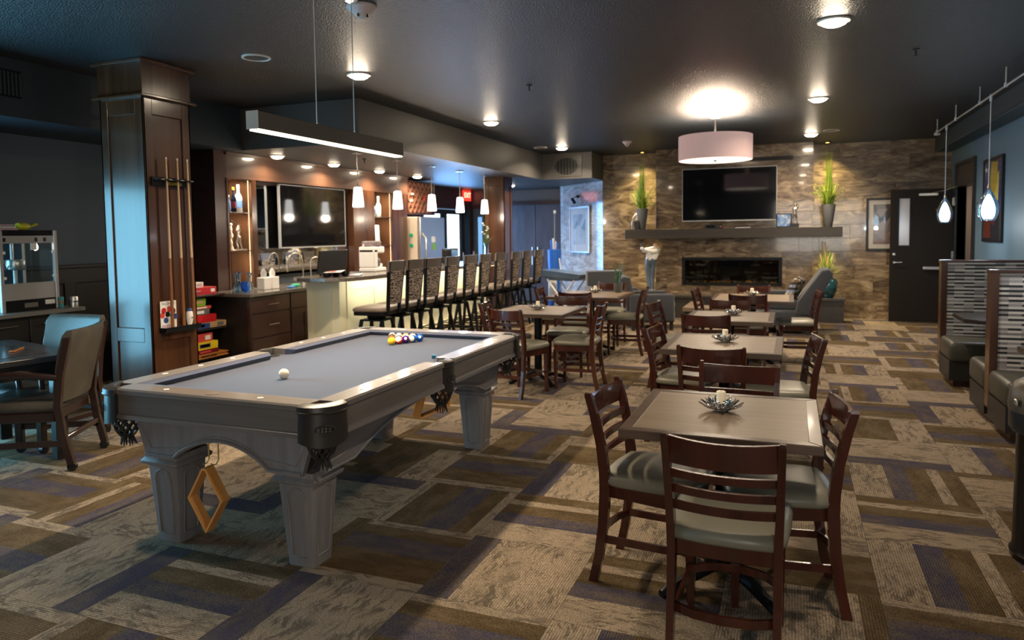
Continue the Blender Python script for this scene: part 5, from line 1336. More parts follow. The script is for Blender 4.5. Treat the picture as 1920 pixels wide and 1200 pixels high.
# ================================================================== CUE RACK ON THE COLUMN
t = thing('cue_rack', 'black cue rack with yellow lettering and a bottom tray on the column', 'cue rack', (-5.06, 4.76, 0))
b = MB(); b.box(.001, .022, -.20, .20, 2.00, 2.075, .003); b.build('back_plate', black_metal, t)
b = MB(); b.box(.022, .070, -.20, .20, 2.045, 2.058, .003); b.build('clip_bar', black_metal, t)
text('lettering', 'BILLIARDS', .034, yellow, t, Matrix.Translation((.0225, .03, 2.022)) @ Matrix.Rotation(PI/2, 4, 'Z') @ Matrix.Rotation(PI/2, 4, 'X'), .0006)
for y in (-.15, -.07, .06, .165):
    b = MB(); b.tube([(.07, y-.012, 2.052), (.082, y-.016, 2.052), (.082, y+.016, 2.052), (.07, y+.012, 2.052)], .004, 6); b.build('clip', nickel, t)
b = MB(); b.box(.001, .075, -.18, .22, .735, .755, .003); b.box(.069, .075, -.18, .22, .755, .78); b.box(.001, .075, -.18, -.174, .755, .78); b.box(.001, .075, .214, .22, .755, .78); b.build('tray', black_metal, t)
for k, (y, yt) in enumerate(((-.075, -.075), (.05, .045), (.17, .155))):
    c = thing('pool_cue', ['wooden pool cue, left of three on the column rack', 'wooden pool cue, middle of three on the column rack', 'wooden pool cue, right of three on the column rack'][k], 'cue', (-5.06+.045, 4.76+y, .756))
    d_ = yt-y
    f = lambda z: (.0, d_*z/1.5, z)
    b = MB(); b.tube([f(0), f(.62)], [.0145, .0115], 10); b.build('butt', cue_butt, c, 60)
    b = MB(); b.tube([f(.62), f(1.47)], [.0115, .0065], 10); b.build('shaft', cue_maple, c, 60)
    b = MB(); b.tube([f(1.47), f(1.49)], .0068, 10); b.build('ferrule', white, c, 60)
t = thing('rules_card', 'white billiards card printed with coloured balls, standing in the cue rack tray', 'card', (-5.045, 4.66, .756))
b = MB(); b.box(0, .004, -.075, .095, 0, .25); b.build('card', paper, t)
text('lettering', 'BILLIARDS', .030, grey_c, t, Matrix.Translation((.0042, 0.01, .228)) @ Matrix.Rotation(PI/2, 4, 'Z') @ Matrix.Rotation(PI/2, 4, 'X'), .0004)
for k, (y, z, m_) in enumerate(((-.04, .17, red), (.02, .18, red2), (.06, .16, maroon), (-.055, .13, red2), (0, .135, plastic), (.05, .12, grey_c), (-.02, .085, blue_c), (.045, .07, yellow), (.08, .11, blue_c))):
    b = MB(); b.cyl((.0041, y, z), (.0048, y, z), .026, None, 16); b.build('ball_print', m_, t)
b = MB(); b.box(.0041, .0046, -.065, .03, .01, .045); b.build('caption_block', lilac, t)
t = thing('chalk_caddy', 'small white chalk pot with dark blue cap in the cue rack tray', 'ornament', (-5.015, 4.875, .756))
b = MB(); b.lathe([(.022, 0), (.018, .02), (.026, .05), (.030, .09), (.028, .13), (.020, .145)], 16); b.build('pot', white, t, 50)
b = MB(); b.lathe([(.024, .143), (.026, .155), (.020, .165)], 16); b.build('cap', blue_c, t, 50)
b = MB(); b.tube([(.031, -.006, .09), (.032, 0, .08), (.031, .006, .09)], .003, 5); b.build('mark', plastic, t)

# ================================================================== POPCORN COUNTER
t = thing('snack_counter', 'dark cabinet with a grey counter top under the popcorn machine', 'counter', (0, 0, 0))
b = MB(); b.box(XL+.055, -6.18, 3.78, 4.77, .885, .92, .004); b.build('worktop', mat('grey_counter', (.16, .155, .145), .35), t)
b = MB(); b.box(XL+.05, -6.24, 3.80, 4.72, 0, .886); b.build('carcass', black_wood, t)
for k, y0 in enumerate((3.82, 4.27)):
    b = MB(); b.box(-6.24, -6.222, y0, y0+.43, .12, .86, .003); o = b.build('door', black_wood, t)
    b = MB(); handle_bar(b, (-6.222, y0+.10, .81), (-6.222, y0+.32, .81), (.028, 0, 0)); b.build('handle', nickel, o, 40)
t = thing('popcorn_machine', 'black and steel popcorn machine with a hanging kettle on the left counter', 'popcorn machine', (-6.55, 4.36, .921))
W2, D2, Hh = .245, .22, .715
b = MB(); b.box(-D2, D2, -W2, W2, 0, .10, .004); b.build('base', black_metal, t)
b = MB(); b.box(-D2, D2, -W2, W2, Hh-.045, Hh, .004); b.build('roof', black_metal, t)
b = MB(); b.box(-D2+.01, D2-.01, -W2+.01, W2-.01, Hh-.115, Hh-.045, .003); b.build('top_housing', alum, t)
for sx in (-1, 1):
    for sy in (-1, 1):
        b = MB(); b.box(sx*D2-.016, sx*D2+.016, sy*W2-.016, sy*W2+.016, 0, Hh, .003); b.build('corner_post', alum, t)
b = MB(); b.box(-D2+.008, -D2+.016, -W2+.016, W2-.016, .10, Hh-.11); b.build('rear_pane', mat('smoked_glass', (.02, .05, .09), .08), t)
for s in (-1, 1):
    b = MB(); b.box(-D2+.016, D2-.016, s*W2-.003, s*W2+.003, .10, Hh-.11); b.build('side_pane', flat_glass, t)
b = MB(); b.box(D2-.008, D2-.002, -W2+.016, W2-.016, .25, Hh-.115); b.build('front_pane', flat_glass, t)
b = MB(); b.box(D2-.006, D2+.006, -W2+.016, W2-.016, .10, .25, .003); b.build('lower_door', alum, t)
b = MB(); b.box(-.15, D2-.03, -W2+.03, W2-.03, .10, .12); b.build('corn_tray', steel, t)
b = MB(); b.lathe([(.075, .36), (.085, .37), (.085, .45), (.080, .455)], 24, (.02, .01, 0)); b.build('kettle', steel, t, 50)
b = MB(); b.cyl((.0, .02, .12), (.0, .02, .37), .018, None, 12); b.cyl((.0, .0, .45), (.0, .0, Hh-.11), .015, None, 12); b.build('drive_shaft', steel, t, 50)
b = MB(); b.tube([(.05, -.07, .40), (.10, -.11, .37), (.14, -.15, .385), (.14, -.17, .43)], .005, 6); b.build('kettle_arm', chrome, t, 50)
b = MB(); b.lathe([(.010, 0), (.022, -.03), (.020, -.055), (.006, -.068)], 14, (.10, .15, Hh-.115)); b.build('bulb', emis('lit_bulb', (1, .9, .75), 5), t, 60)
b = MB(); b.box(D2+.001, D2+.004, .02, .075, Hh-.175, Hh-.115); b.build('notice_tag', paper, t)
b = MB(); b.box(D2+.001, D2+.006, -.06, .06, .03, .07); b.build('maker_panel', grey_c, t)
b = MB(); b.box(D2+.001, D2+.006, .13, .22, .045, .085); b.build('warning_label', paper, t)
for y in (-.20, .08, .16):
    b = MB(); b.box(D2-.012, D2-.004, y-.012, y+.012, Hh-.10, Hh-.065, .002); b.build('switch', plastic, t)
for s in (-1, 1):
    for z in (.30, .52):
        b = MB(); b.cyl((D2, s*(W2-.02), z), (D2+.02, s*(W2-.02), z), .014, None, 10); b.build('hinge_knob', white, t, 50)
# things on top of it and beside it
t = thing('popcorn_scoop', 'yellow plastic scoop lying on top of the popcorn machine', 'scoop', (-6.47, 4.43, .921+Hh+.001), PI/2)
b = MB(); b.loft([[(x, w*math.cos(a*PI/6), .035+h*math.sin(a*PI/6)) for a in range(12)] for x, w, h in ((-.06, .042, .033), (.02, .042, .033), (.05, .02, .018))]); b.build('cup', lemon, t, 60)
b = MB(); b.tube([(.045, 0, .035), (.08, 0, .042), (.12, 0, .058)], [.012, .009, .011], 8); b.build('handle', lemon, t, 60)
t = thing('folded_towels', 'lilac and white folded cloths on top of the popcorn machine', 'cloth', (-6.47, 4.24, .921+Hh+.001))
for k in range(3):
    b = MB(); b.box(-.06, .06, -.13, .10-.02*k, .018*k, .018*k+.017, .006, 2); b.build('fold', white if k % 2 else lilac, t, 50)
t = thing('popcorn_carton', 'red and white striped popcorn carton standing on the popcorn machine', 'carton', (-6.47, 4.13, .921+Hh+.056))
b = MB(); b.loft([[(-w, -w, z), (w, -w, z), (w, w, z), (-w, w, z)] for w, z in ((.030, 0), (.042, .10))]); b.build('carton_body', paper, t)
for y in (-.02, .02):
    b = MB(); b.loft([[(.0312+d, y-.006, z), (.0312+d, y+.006, z), (.0325+d, y+.006, z), (.0325+d, y-.006, z)] for d, z in ((0, .002), (.0115, .098))]); b.build('stripe', red2, t)
for k, (y, r, h, m_, lb) in enumerate(((4.645, .020, .10, mat('teal_can', (.05, .28, .33), .4), 'slim teal shaker with an orange band beside the popcorn machine'), (4.70, .040, .095, steel, 'steel cup at the right end of the popcorn counter'))):
    t = thing('shaker' if k == 0 else 'steel_cup', lb, 'shaker' if k == 0 else 'cup', (-6.30 if k == 0 else -6.27, y+(-.02 if k == 0 else .02), .921))
    b = MB(); b.lathe([(r, 0), (r, h*.9), (r*.9, h)], 16); b.build('body', m_, t, 50)
    b = MB(); b.lathe([(r+.001, h*.45), (r+.001, h*.6)], 16, cap=False); b.build('band', orange_wood if k == 0 else chrome, t, 50)
# ================================================================== FIREPLACE WALL
t = thing('fireplace', 'long black linear fireplace with a dark glass front set in the stone wall', 'fireplace', (-1.01, 13.31, .83))
b = MB(); b.box(-.855, .855, -.03, .30, -.25, .25); bm_ = b
bm_.bm.free(); b = MB(); b.box(-.855, -.80, -.03, .02, -.25, .25, .003); b.box(.80, .855, -.03, .02, -.25, .25, .003); b.box(-.80, .80, -.03, .02, .20, .25, .003); b.box(-.80, .80, -.03, .02, -.25, -.20, .003); b.build('frame', black_metal, t)
b = MB(); b.box(-.85, .85, .27, .28, -.25, .25); b.box(-.85, .85, .02, .27, -.25, -.24); b.box(-.85, .85, .02, .27, .24, .25); b.box(-.85, -.84, .02, .27, -.24, .24); b.box(.84, .85, .02, .27, -.24, .24); b.build('firebox', mat('firebox_black', (.006, .006, .006), .5), t)
rg = random.Random(5); b = MB()
for k in range(160):
    x, y = -.78+1.56*rg.random(), .05+.17*rg.random(); r = .010+.016*rg.random(); b.mi = rg.randrange(3)
    b.ball((x, y, -.235+r*.8+.03*rg.random()), r, 6, 4)
o = b.build('glass_media', [flame_y, mat('clear_bead', (.35, .36, .36), .1), mat('olive_bead', (.14, .13, .04), .2)], t); o['kind'] = 'stuff'
b = MB(); b.box(-.80, .80, -.006, -.001, -.20, .20); b.build('front_glass', fire_pane, t)
t = thing('hearth_bench', 'raised dark granite hearth running under the fireplace', 'hearth', (0, 0, 0))
b = MB(); b.box(-2.55, .82, 13.02, 13.294, 0, .36); b.build('base', hearth_m, t)
b = MB(); b.box(-2.58, .85, 12.99, 13.294, .36, .405, .004); b.build('slab', hearth_m, t)
t = thing('mantel_shelf', 'thick dark mantel shelf across the stone wall under the television', 'shelf', (0, 0, 0))
b = MB(); b.box(-2.86, .78, 13.02, 13.296, 1.43, 1.60, .004); b.build('slab', mantel_m, t)
b = MB(); b.box(-2.86, -2.35, 13.296, 13.735, 1.43, 1.60); b.box(.33, .78, 13.296, 13.735, 1.43, 1.60); b.build('return', mantel_m, t)
tv('television', 'large flat television on the stone wall above the mantel', (-1.05, 13.22, 2.20), 0, 1.60, .93)
t = thing('sound_bar', 'thin black speaker bar on the stone wall just above the mantel television', 'speaker', (-.86, 13.29, 2.80))
b = MB(); b.box(-.87, .87, -.05, .005, -.03, .03, .006); b.build('casing', plastic, t)
b = MB(); b.box(-.84, .84, -.053, -.05, -.02, .02); b.build('grille', black_metal, t)
t = thing('cable_box', 'small black box with a red light on the mantel under the television', 'box', (-1.28, 13.14, 1.601))
b = MB(); b.box(-.15, .15, -.09, .09, 0, .07, .004); b.build('casing', plastic, t)
b = MB(); b.box(.11, .12, -.092, -.09, .03, .04); b.build('standby_light', exit_red, t)
b = MB(); b.box(-.13, .02, -.092, -.09, .02, .05); b.build('display', tv_black, t)
t = thing('remote_control', 'slim pale remote lying on the mantel below the television', 'remote', (-.80, 13.10, 1.601), .1)
b = MB(); b.box(-.13, .13, -.022, .022, 0, .018, .005); b.build('casing', alum, t)
b = MB(); b.box(-.10, .10, -.012, .012, .018, .020); b.build('buttons', plastic, t)
t = thing('photo_frame', 'dark framed blue picture standing on the mantel right of the television', 'picture', (-.13, 13.12, 1.602), .08)
b = MB(); b.prism([(-.125, 0), (.125, 0), (.125, .24), (-.125, .24)], 0, .02, 'y', .003); b.build('frame', black_wood, t)
b = MB(); b.box(-.105, .105, -.003, .0, .02, .22); b.build('print', art_blue, t)
b = MB(); b.prism([(-.02, 0), (.02, 0), (.02, .18)], .02, .09, 'y'); b.build('easel_strut', black_wood, t)
t, _ = skin_fig('golfer_trophy', 'silver golfer trophy on a black stand at the right of the mantel', 'figurine', (.04, 13.12, 1.665), 0, GV, GE, GR, [bronze], .33)
b = MB(); b.box(-.07, .07, -.055, .055, -.064, .004, .003); b.build('plinth', black_wood, t)
b = MB(); b.tube([(.045, .03, .33), (-.09, .06, .30)], .005, 6); b.build('club', chrome, t)
SV = [(0, 0, .45), (0, .01, .62), (.02, .02, .74), (.03, .03, .86), (.03, .03, .95), (-.06, 0, .43), (-.24, -.08, .42), (-.25, -.10, .08), (-.31, -.14, .02), (.06, 0, .43), (-.12, .08, .40), (-.13, .09, .06), (-.2, .06, .01), (-.09, .02, .76), (-.20, -.03, .60), (-.23, -.06, .46), (.12, .03, .75), (.15, 0, .58), (.05, -.05, .50)]
SE = [(0, 1), (1, 2), (2, 3), (3, 4), (0, 5), (5, 6), (6, 7), (7, 8), (0, 9), (9, 10), (10, 11), (11, 12), (2, 13), (13, 14), (14, 15), (2, 16), (16, 17), (17, 18)]
SR = [.085, .08, .09, .035, .06, .06, .05, .032, .03, .06, .05, .032, .03, .045, .035, .025, .045, .035, .025]
t, _ = skin_fig('seated_figurine', 'bronze figurine of a seated golfer at the left end of the mantel', 'figurine', (-2.66, 13.14, 1.602), 0, SV, SE, SR, [bronze], .36)
b = MB(); b.box(-.05, .05, -.03, .05, 0, .145, .004); b.build('seat_block', black_wood, t)
b = MB(); b.tube([(-.10, -.02, .16), (-.115, -.05, .002)], .006, 6); b.build('club', black_metal, t)
# tall grass planters on the mantel
def grasses(seed, w):
    def grow(t):
        rng = random.Random(seed)
        blades(t, 'grass_blades', [leaf, leaf, leaf_y], 90, .36, .45, .98, .05, .05, .006, rng)
        blades(t, 'arching_leaves', [leaf_dk, leaf, leaf_y], 260, .34, .12, .50, w, .06, .008, rng, .7)
        b = MB()
        for k in range(26):
            a = rng.random()*6.28; r = w*(.3+.8*rng.random()); b.mi = rng.randrange(2); b.ball((r*math.cos(a), r*.8*math.sin(a), .38+.35*rng.random()), .012, 6, 4, (1.4, 1, .7))
        o = b.build('leaflets', [leaf, leaf_y], t); o['kind'] = 'stuff'
    return grow
vp = [(.060, 0), (.066, .01), (.115, .37), (.112, .38), (.100, .375), (.055, .03)]
arrangement('grass_planter', 'tall grey tapered vase of bright grasses on the left end of the mantel', (-2.58, 13.20, 1.601), vp, grey_glaze, grasses(1, .23))
arrangement('grass_planter', 'tall grey tapered vase of bright grasses on the right end of the mantel', (.57, 13.24, 1.601), vp, grey_glaze, grasses(2, .27))
# teal jug with greenery and sticks on the hearth
def jug(t):
    rng = random.Random(9)
    b = MB(); b.tube([(.10, 0, .30), (.155, 0, .30), (.17, 0, .25), (.15, 0, .18), (.125, 0, .16)], .012, 8); b.build('handle', teal_glaze, t, 60)
    blades(t, 'fern_leaves', [leaf, leaf_y, leaf_dk], 110, .36, .06, .26, .24, .05, .022, rng, .6)
    for x, tx, h in ((-.03, -.10, .40), (.03, .11, .42), (.0, -.03, .60), (.01, .02, .36)):
        b = MB(); b.tube([(x, 0, .30), (tx, .01, .34+h)], [.014, .012], 8); b.build('stick', twig, t, 60)
    blades(t, 'yellow_sprigs', [leaf_y, leaf], 50, .38, .20, .50, .16, .05, .012, rng, .3)
arrangement('teal_jug', 'glossy teal jug of ferns and pale sticks on the right of the hearth', (.55, 13.16, .406), [(.10, 0), (.12, .01), (.165, .12), (.17, .20), (.14, .31), (.10, .345), (.115, .37), (.10, .37), (.09, .34)], teal_glaze, jug)
# golfer statue on the hearth
LV = [(0, 0, .58), (.02, 0, .66), (.05, .02, .77), (.08, .02, .845), (.105, 0, .925), (-.045, 0, .55), (-.03, .02, .30), (-.02, 0, .045), (-.03, -.07, .018), (.045, 0, .55), (.03, .02, .30), (.03, 0, .045), (.05, -.07, .018), (-.05, 0, .79), (-.12, -.06, .77), (-.165, -.08, .85), (.14, 0, .79), (.07, -.12, .755), (-.13, -.11, .81)]
LE = [(0, 1), (1, 2), (2, 3), (3, 4), (0, 5), (5, 6), (6, 7), (7, 8), (0, 9), (9, 10), (10, 11), (11, 12), (2, 13), (13, 14), (14, 15), (2, 16), (16, 17), (17, 18)]
LR = [.085, .095, .105, .035, .052, .065, .050, .034, .026, .065, .050, .034, .026, .048, .036, .026, .048, .036, .026]
shirt = mat('statue_white_shirt', (.80, .78, .72), .5); trous = mat('statue_blue_trousers', (.16, .21, .27), .3, .5); skin_ = mat('statue_tan', (.62, .36, .20), .5)
t, o = skin_fig('golfer_statue', 'metre-tall golfer statue in white shirt and blue-grey trousers on the hearth', 'statue', (-2.42, 13.16, .43), .2, LV, LE, LR, [shirt, trous, skin_], 1.0)
for p in o.data.polygons:
    z = p.center.z; x = p.center.x
    p.material_index = 1 if .05 < z < .63 else (2 if z > .855 else (0 if z > .5 else 1))
b = MB(); b.lathe([(.14, -.025), (.15, -.02), (.14, 0), (.05, .005)], 20); b.build('plinth', bronze, t)
b = MB(); b.tube([(-.15, -.10, .82), (-.17, -.09, .92), (-.05, .10, 1.02)], .008, 6); b.build('club', chrome, t)
b = MB(); b.box(-.185, -.115, -.14, -.07, .80, .85, .012); b.build('glove', white, t)
# framed pictures
def picture(name, label, loc, rz, w, h, pm, frm, matte=.09):
    t = thing(name, label, 'picture', loc, rz)
    b = MB(); f = .035
    b.box(-w/2, -w/2+f, -.03, -.002, -h/2, h/2, .003); b.box(w/2-f, w/2, -.03, -.002, -h/2, h/2, .003); b.box(-w/2+f, w/2-f, -.03, -.002, h/2-f, h/2, .003); b.box(-w/2+f, w/2-f, -.03, -.002, -h/2, -h/2+f, .003); b.build('frame', frm, t)
    b = MB(); b.box(-w/2+f, w/2-f, -.014, -.004, -h/2+f, h/2-f); b.build('mount', mat('picture_mount', (.62, .58, .52), .5) if 'picture_mount' not in MATS else MATS['picture_mount'], t)
    if matte: b = MB(); b.box(-w/2+f+matte, w/2-f-matte, -.016, -.014, -h/2+f+matte, h/2-f-matte); b.build('print', pm, t)
    else: b = MB(); b.box(-w/2+f, w/2-f, -.016, -.014, -h/2+f, h/2-f); b.build('print', pm, t)
    b = MB(); b.box(-w/2+f, w/2-f, -.021, -.019, -h/2+f, h/2-f); b.build('glazing', picture_pane, t)
    return t
picture('framed_picture', 'dark framed abstract print half hidden behind the open charcoal door', (1.50, 13.732, 1.635), 0, .62, .90, art_dark, black_wood, .075)
dn = ang.normalized(); nn = Vector((dn.y, -dn.x, 0))
picture('framed_picture', 'pale framed landscape print on the diagonal light stone wall', Vector((-4.09, 14.40, 1.62))+nn*.018, math.atan2(ang.y, ang.x), .84, .96, art_pale, alum, .13)
t = picture('wall_art', 'tall colourful yellow, red and blue painting on the blue wall', (2.448, 11.0, 1.915), PI/2+PI, .96, 1.10, mat('art_ground', (.03, .028, .07), .35), black_metal, 0)
AP = [((.62, .40, .04), [(-.10, .50), (.22, .48), (.20, .20), (.02, -.02), (-.14, .10)]), ((.75, .62, .10), [(-.02, .26), (.30, .36), (.28, -.02), (.02, .05)]), ((.10, .02, .03), [(-.22, .02), (.20, .08), (.26, -.22), (.05, -.34), (-.20, -.25)]), ((.03, .05, .22), [(.24, .50), (.43, .50), (.43, -.15), (.30, -.10)]), ((.05, .07, .26), [(-.43, .50), (-.16, .50), (-.24, .06), (-.43, -.04)]), ((.03, .02, .02), [(-.10, .22), (-.01, .26), (.03, .10), (-.08, .02)]), ((.62, .58, .55), [(.06, .02), (.14, -.02), (.17, -.24), (.10, -.22)]), ((.26, .05, .02), [(-.43, -.24), (-.10, -.26), (-.06, -.50), (-.43, -.50)]), ((.03, .03, .035), [(-.05, -.26), (.40, -.18), (.40, -.50), (-.02, -.50)])]
for k, (c, pl) in enumerate(AP):
    b = MB(); b.prism(pl, -.0185+.0001*k-.0008, -.016-.0001*k, 'y'); b.build('painted_shape', mat('art_patch_%d' % k, c, .35), t)

# ================================================================== LOUNGE
t = thing('slant_sofa', 'grey lounge chair with a high slanted back right of the hearth', 'sofa', (-.05, 11.75, 0), 0)
b = MB(); b.box(-.52, .34, -.40, .40, .10, .36, .05, 3); b.build('base', grey_fabric, t, 50)
b = MB(); b.box(-.54, .26, -.34, .34, .35, .50, .05, 3); b.build('seat_cushion', grey_fabric, t, 50)
b = MB(); b.prism([(.10, .30), (.34, .28), (.62, .92), (.56, .98), (.46, .96), (.14, .50)], -.42, .42, 'y', .03); b.build('back', grey_fabric, t, 50)
b = MB(); b.box(-.50, .30, .36, .50, .12, .60, .04, 3); b.build('armrest', grey_fabric, t, 50)
for x in (-.46, .30):
    for y in (-.34, .34):
        b = MB(); b.box(x-.03, x+.03, y-.03, y+.03, 0, .11); b.build('leg', black_wood, t)
t = thing('throw_pillow', 'black, cream and blue patterned pillow on the slanted grey lounge chair', 'pillow', (.05, 11.62, .66), -.3)
b = MB(); b.ball((0, 0, 0), .5, 20, 10)
for v in b.bm.verts:
    x, y, z = v.co; s_ = lambda q: math.copysign(abs(q*2)**.55, q)*.5
    v.co = Vector((s_(x)*.14*(1-.3*abs(z)), s_(y)*.42, s_(z)*.42))
b.bm.transform(Matrix.Rotation(.45, 4, 'Y')); o = b.build('cover', pillow_print, t, 180); uv_plan(o, 1, 2)
b = MB(); b.tube([Matrix.Rotation(.45, 4, 'Y') @ Vector((0, .205*math.copysign(abs(math.cos(a))**.5, math.cos(a)), .205*math.copysign(abs(math.sin(a))**.5, math.sin(a)))) for a in [2*PI*k/28 for k in range(28)]], .005, 5, closed=True); b.build('piping', black_metal, t)
def lounge(label, loc, deg):
    t = thing('lounge_chair', label, 'armchair', loc, math.radians(deg))
    b = MB(); b.box(-.34, .34, -.36, .36, .12, .34, .04, 3); b.build('base', grey_fabric, t, 50)
    b = MB(); b.box(-.27, .27, -.26, .38, .33, .48, .05, 3); b.build('seat_cushion', grey_fabric, t, 50)
    b = MB(); b.prism([(-.24, .30), (-.40, .32), (-.50, .82), (-.44, .86), (-.34, .84)], -.34, .34, 'x', .03); b.build('back', grey_fabric, t, 50)
    for s in (-1, 1):
        b = MB(); b.box(s*.34-.07, s*.34+.07, -.36, .34, .14, .58, .04, 3); b.build('armrest', grey_fabric, t, 50)
    for s in (-1, 1):
        for y in (-.30, .30):
            b = MB(); b.box(s*.32-.025, s*.32+.025, y-.025, y+.025, 0, .13); b.build('leg', black_wood, t)
    return t
l1 = lounge('grey lounge armchair nearest the hearth, side turned to the viewer', (-2.15, 11.55, 0), -70)
dup(l1, (-3.02, 12.55, 0), math.radians(-150), 'grey lounge armchair deep in the corner by the diagonal wall')
t = thing('coffee_table', 'low pale-topped wooden table with dark legs before the fireplace', 'table', (-1.05, 10.55, 0))
b = MB(); b.box(-.36, .36, -.45, .45, .44, .50, .004); b.build('tabletop', table_lam, t)
for s in (-1, 1):
    for y in (-.40, .40):
        b = MB(); b.box(s*.31-.025, s*.31+.025, y-.025, y+.025, 0, .44); b.build('leg', black_wood, t)
t = thing('black_tray', 'black box tray lying on the low wooden table', 'tray', (-1.05, 10.62, .501))
b = MB(); b.box(-.17, .17, -.14, .14, 0, .012); b.box(-.17, -.155, -.14, .14, .012, .085); b.box(.155, .17, -.14, .14, .012, .085); b.box(-.155, .155, -.14, -.125, .012, .085); b.box(-.155, .155, .125, .14, .012, .085); b.build('tray_body', plastic, t)
b = MB(); b.box(-.15, .15, -.12, .12, .012, .05, .006); b.build('lining', blue_c, t)
def succ(t):
    rng = random.Random(4); blades(t, 'spiky_leaves', [mat('blue_green_leaf', (.10, .22, .22), .5), leaf_dk], 26, .12, .14, .30, .12, .03, .014, rng, .1)
    b = MB(); b.lathe([(.05, .115), (.02, .12)], 14); b.build('soil', black_wood, t)
arrangement('spiky_plant', 'small blue-green spiky plant in a dark pot on the farther glossy table', (-2.15, 9.36, .7565), [(.04, 0), (.055, .02), (.060, .12), (.054, .12), (.05, .03)], grey_glaze, succ)
# blue-lit tray table on crossed legs, golf bag
t = thing('tray_table', 'boat-shaped folding table on pale crossed legs in the blue daylight corner', 'table', (-4.0, 13.05, 0), -.25)
b = MB(); b.loft([[(-.46, -.26, .86), (.46, -.26, .78), (.46, .26, .78), (-.46, .26, .86)], [(-.42, -.24, .74), (.40, -.24, .70), (.40, .24, .70), (-.42, .24, .74)], [(-.30, -.18, .66), (.26, -.18, .65), (.26, .18, .65), (-.30, .18, .66)]]); b.build('tray_top', mat('slate_blue_tray', (.10, .15, .22), .35), t)
for y in (-.2, .2):
    for s in (-1, 1):
        b = MB(); b.tube([(s*.30, y, .68), (-s*.24, y, .0)], .018, 8); b.build('leg', white, t)
b = MB(); b.tube([(-.0, -.2, .34), (0, .2, .34)], .012, 6); b.build('cross_bar', white, t)
t = thing('golf_bag', 'bright blue golf bag with one long pole by the far doors', 'golf bag', (-4.46, 13.75, 0))
b = MB(); b.lathe([(.10, 0), (.12, .02), (.115, .60), (.135, 1.0), (.14, 1.22), (.12, 1.23)], 18); b.build('bag_body', mat('blue_nylon', (.02, .13, .55), .4), t, 50)
b = MB(); b.box(-.09, .09, -.17, -.10, .20, .72, .03, 2); b.build('pocket', white, t, 50)
b = MB(); b.tube([(.10, -.10, .25), (.22, -.20, .60), (.13, -.09, 1.05)], .014, 6); b.build('strap', white, t)
b = MB(); b.tube([(0, 0, 1.1), (.01, 0, 1.95)], .010, 6); b.build('shaft', alum, t)
b = MB(); b.ball((.015, 0, 1.98), .03, 10, 6, (1, 1, 1.4)); b.build('head', white, t, 60)
for k in range(4):
    b = MB(); a = k*1.57; b.tube([(.05*math.cos(a), .05*math.sin(a), 1.1), (.07*math.cos(a), .07*math.sin(a), 1.36+.03*k)], [.010, .022], 8); b.build('club_cover', white if k % 2 else MATS['blue_nylon'], t, 60)
# small spot fixture on the diagonal wall
t = thing('picture_lamp', 'small black adjustable spot fixed above the pale picture on the diagonal wall', 'lamp', Vector((-4.14, 14.44, 2.25))+nn*.016, math.atan2(ang.y, ang.x))
b = MB(); b.cyl((0, 0, .06), (0, -.03, .06), .035, None, 14); b.build('rose', black_metal, t)
b = MB(); b.tube([(0, -.03, .06), (0, -.10, .04), (0, -.12, 0)], .008, 6); b.build('arm', black_metal, t)
b = MB(); b.cyl((-.04, -.13, .02), (.03, -.10, -.08), .028, .036, 14); b.build('lamp_head', black_metal, t)

# ================================================================== CEILING FIXTURES AND LAMPS
trimw = mat('fixture_white', (.62, .56, .50), .45)
DLP = {}
def downlight(x, y, z, label, power, r=.085, lit=True, col=(1, .80, .58), spread=150):
    key = z < 2.9
    if key: r = .072
    if key not in DLP:
        t = thing('downlight', label, 'ceiling light', (x, y, z), 0)
        b = MB(); b.lathe([(r*1.32, 0), (r*1.30, -.012), (r*1.02, -.016), (r*.98, -.004)], 28); b.build('trim_ring', trimw, t, 50)
        b = MB(); b.lathe([(r*1.02, -.012), (r*.95, -.026), (r*.6, -.040), (r*.05, -.044)], 24); b.build('lens', lamp_lens_small if key else lamp_lens, t, 60)
        DLP[key] = t
    else: t = dup(DLP[key], (x, y, z), 0, label)
    area('downlight_glow', (x, y, z-.05), (x, y, 0), r*1.6, 0, power, col, spread, 'DISK')
    return t
names = ['just above the frame', 'nearest the viewer', 'second from the viewer', 'farthest, before the stone wall']
for k, y in enumerate((2.30, 5.72, 8.97, 12.2)): downlight(.265, y, ZC, 'round ceiling downlight in the right-hand row, '+names[k], (16, 26, 44, 56)[k])
names = ['just above the frame', 'nearest, above the hanging bar lamp', 'second from the viewer', 'farthest, before the bulkhead']
for k, y in enumerate((2.45, 5.78, 8.93, 12.1)): downlight(-3.77, y, ZC, 'round ceiling downlight in the left-hand row, '+names[k], (9, 50, 58, 60)[k])
for k, y in enumerate((8.54, 9.74, 10.95)): downlight(-6.02, y, ZS, 'small downlight under the bar soffit, '+('leftmost of the three', 'middle of the three', 'rightmost of the three')[k], 22)
downlight(-6.02, 7.35, ZS, 'small downlight under the bar soffit hidden behind the hanging bar lamp', 14)
downlight(-5.46, 13.95, ZS, 'small downlight under the soffit beyond the far column', 14)
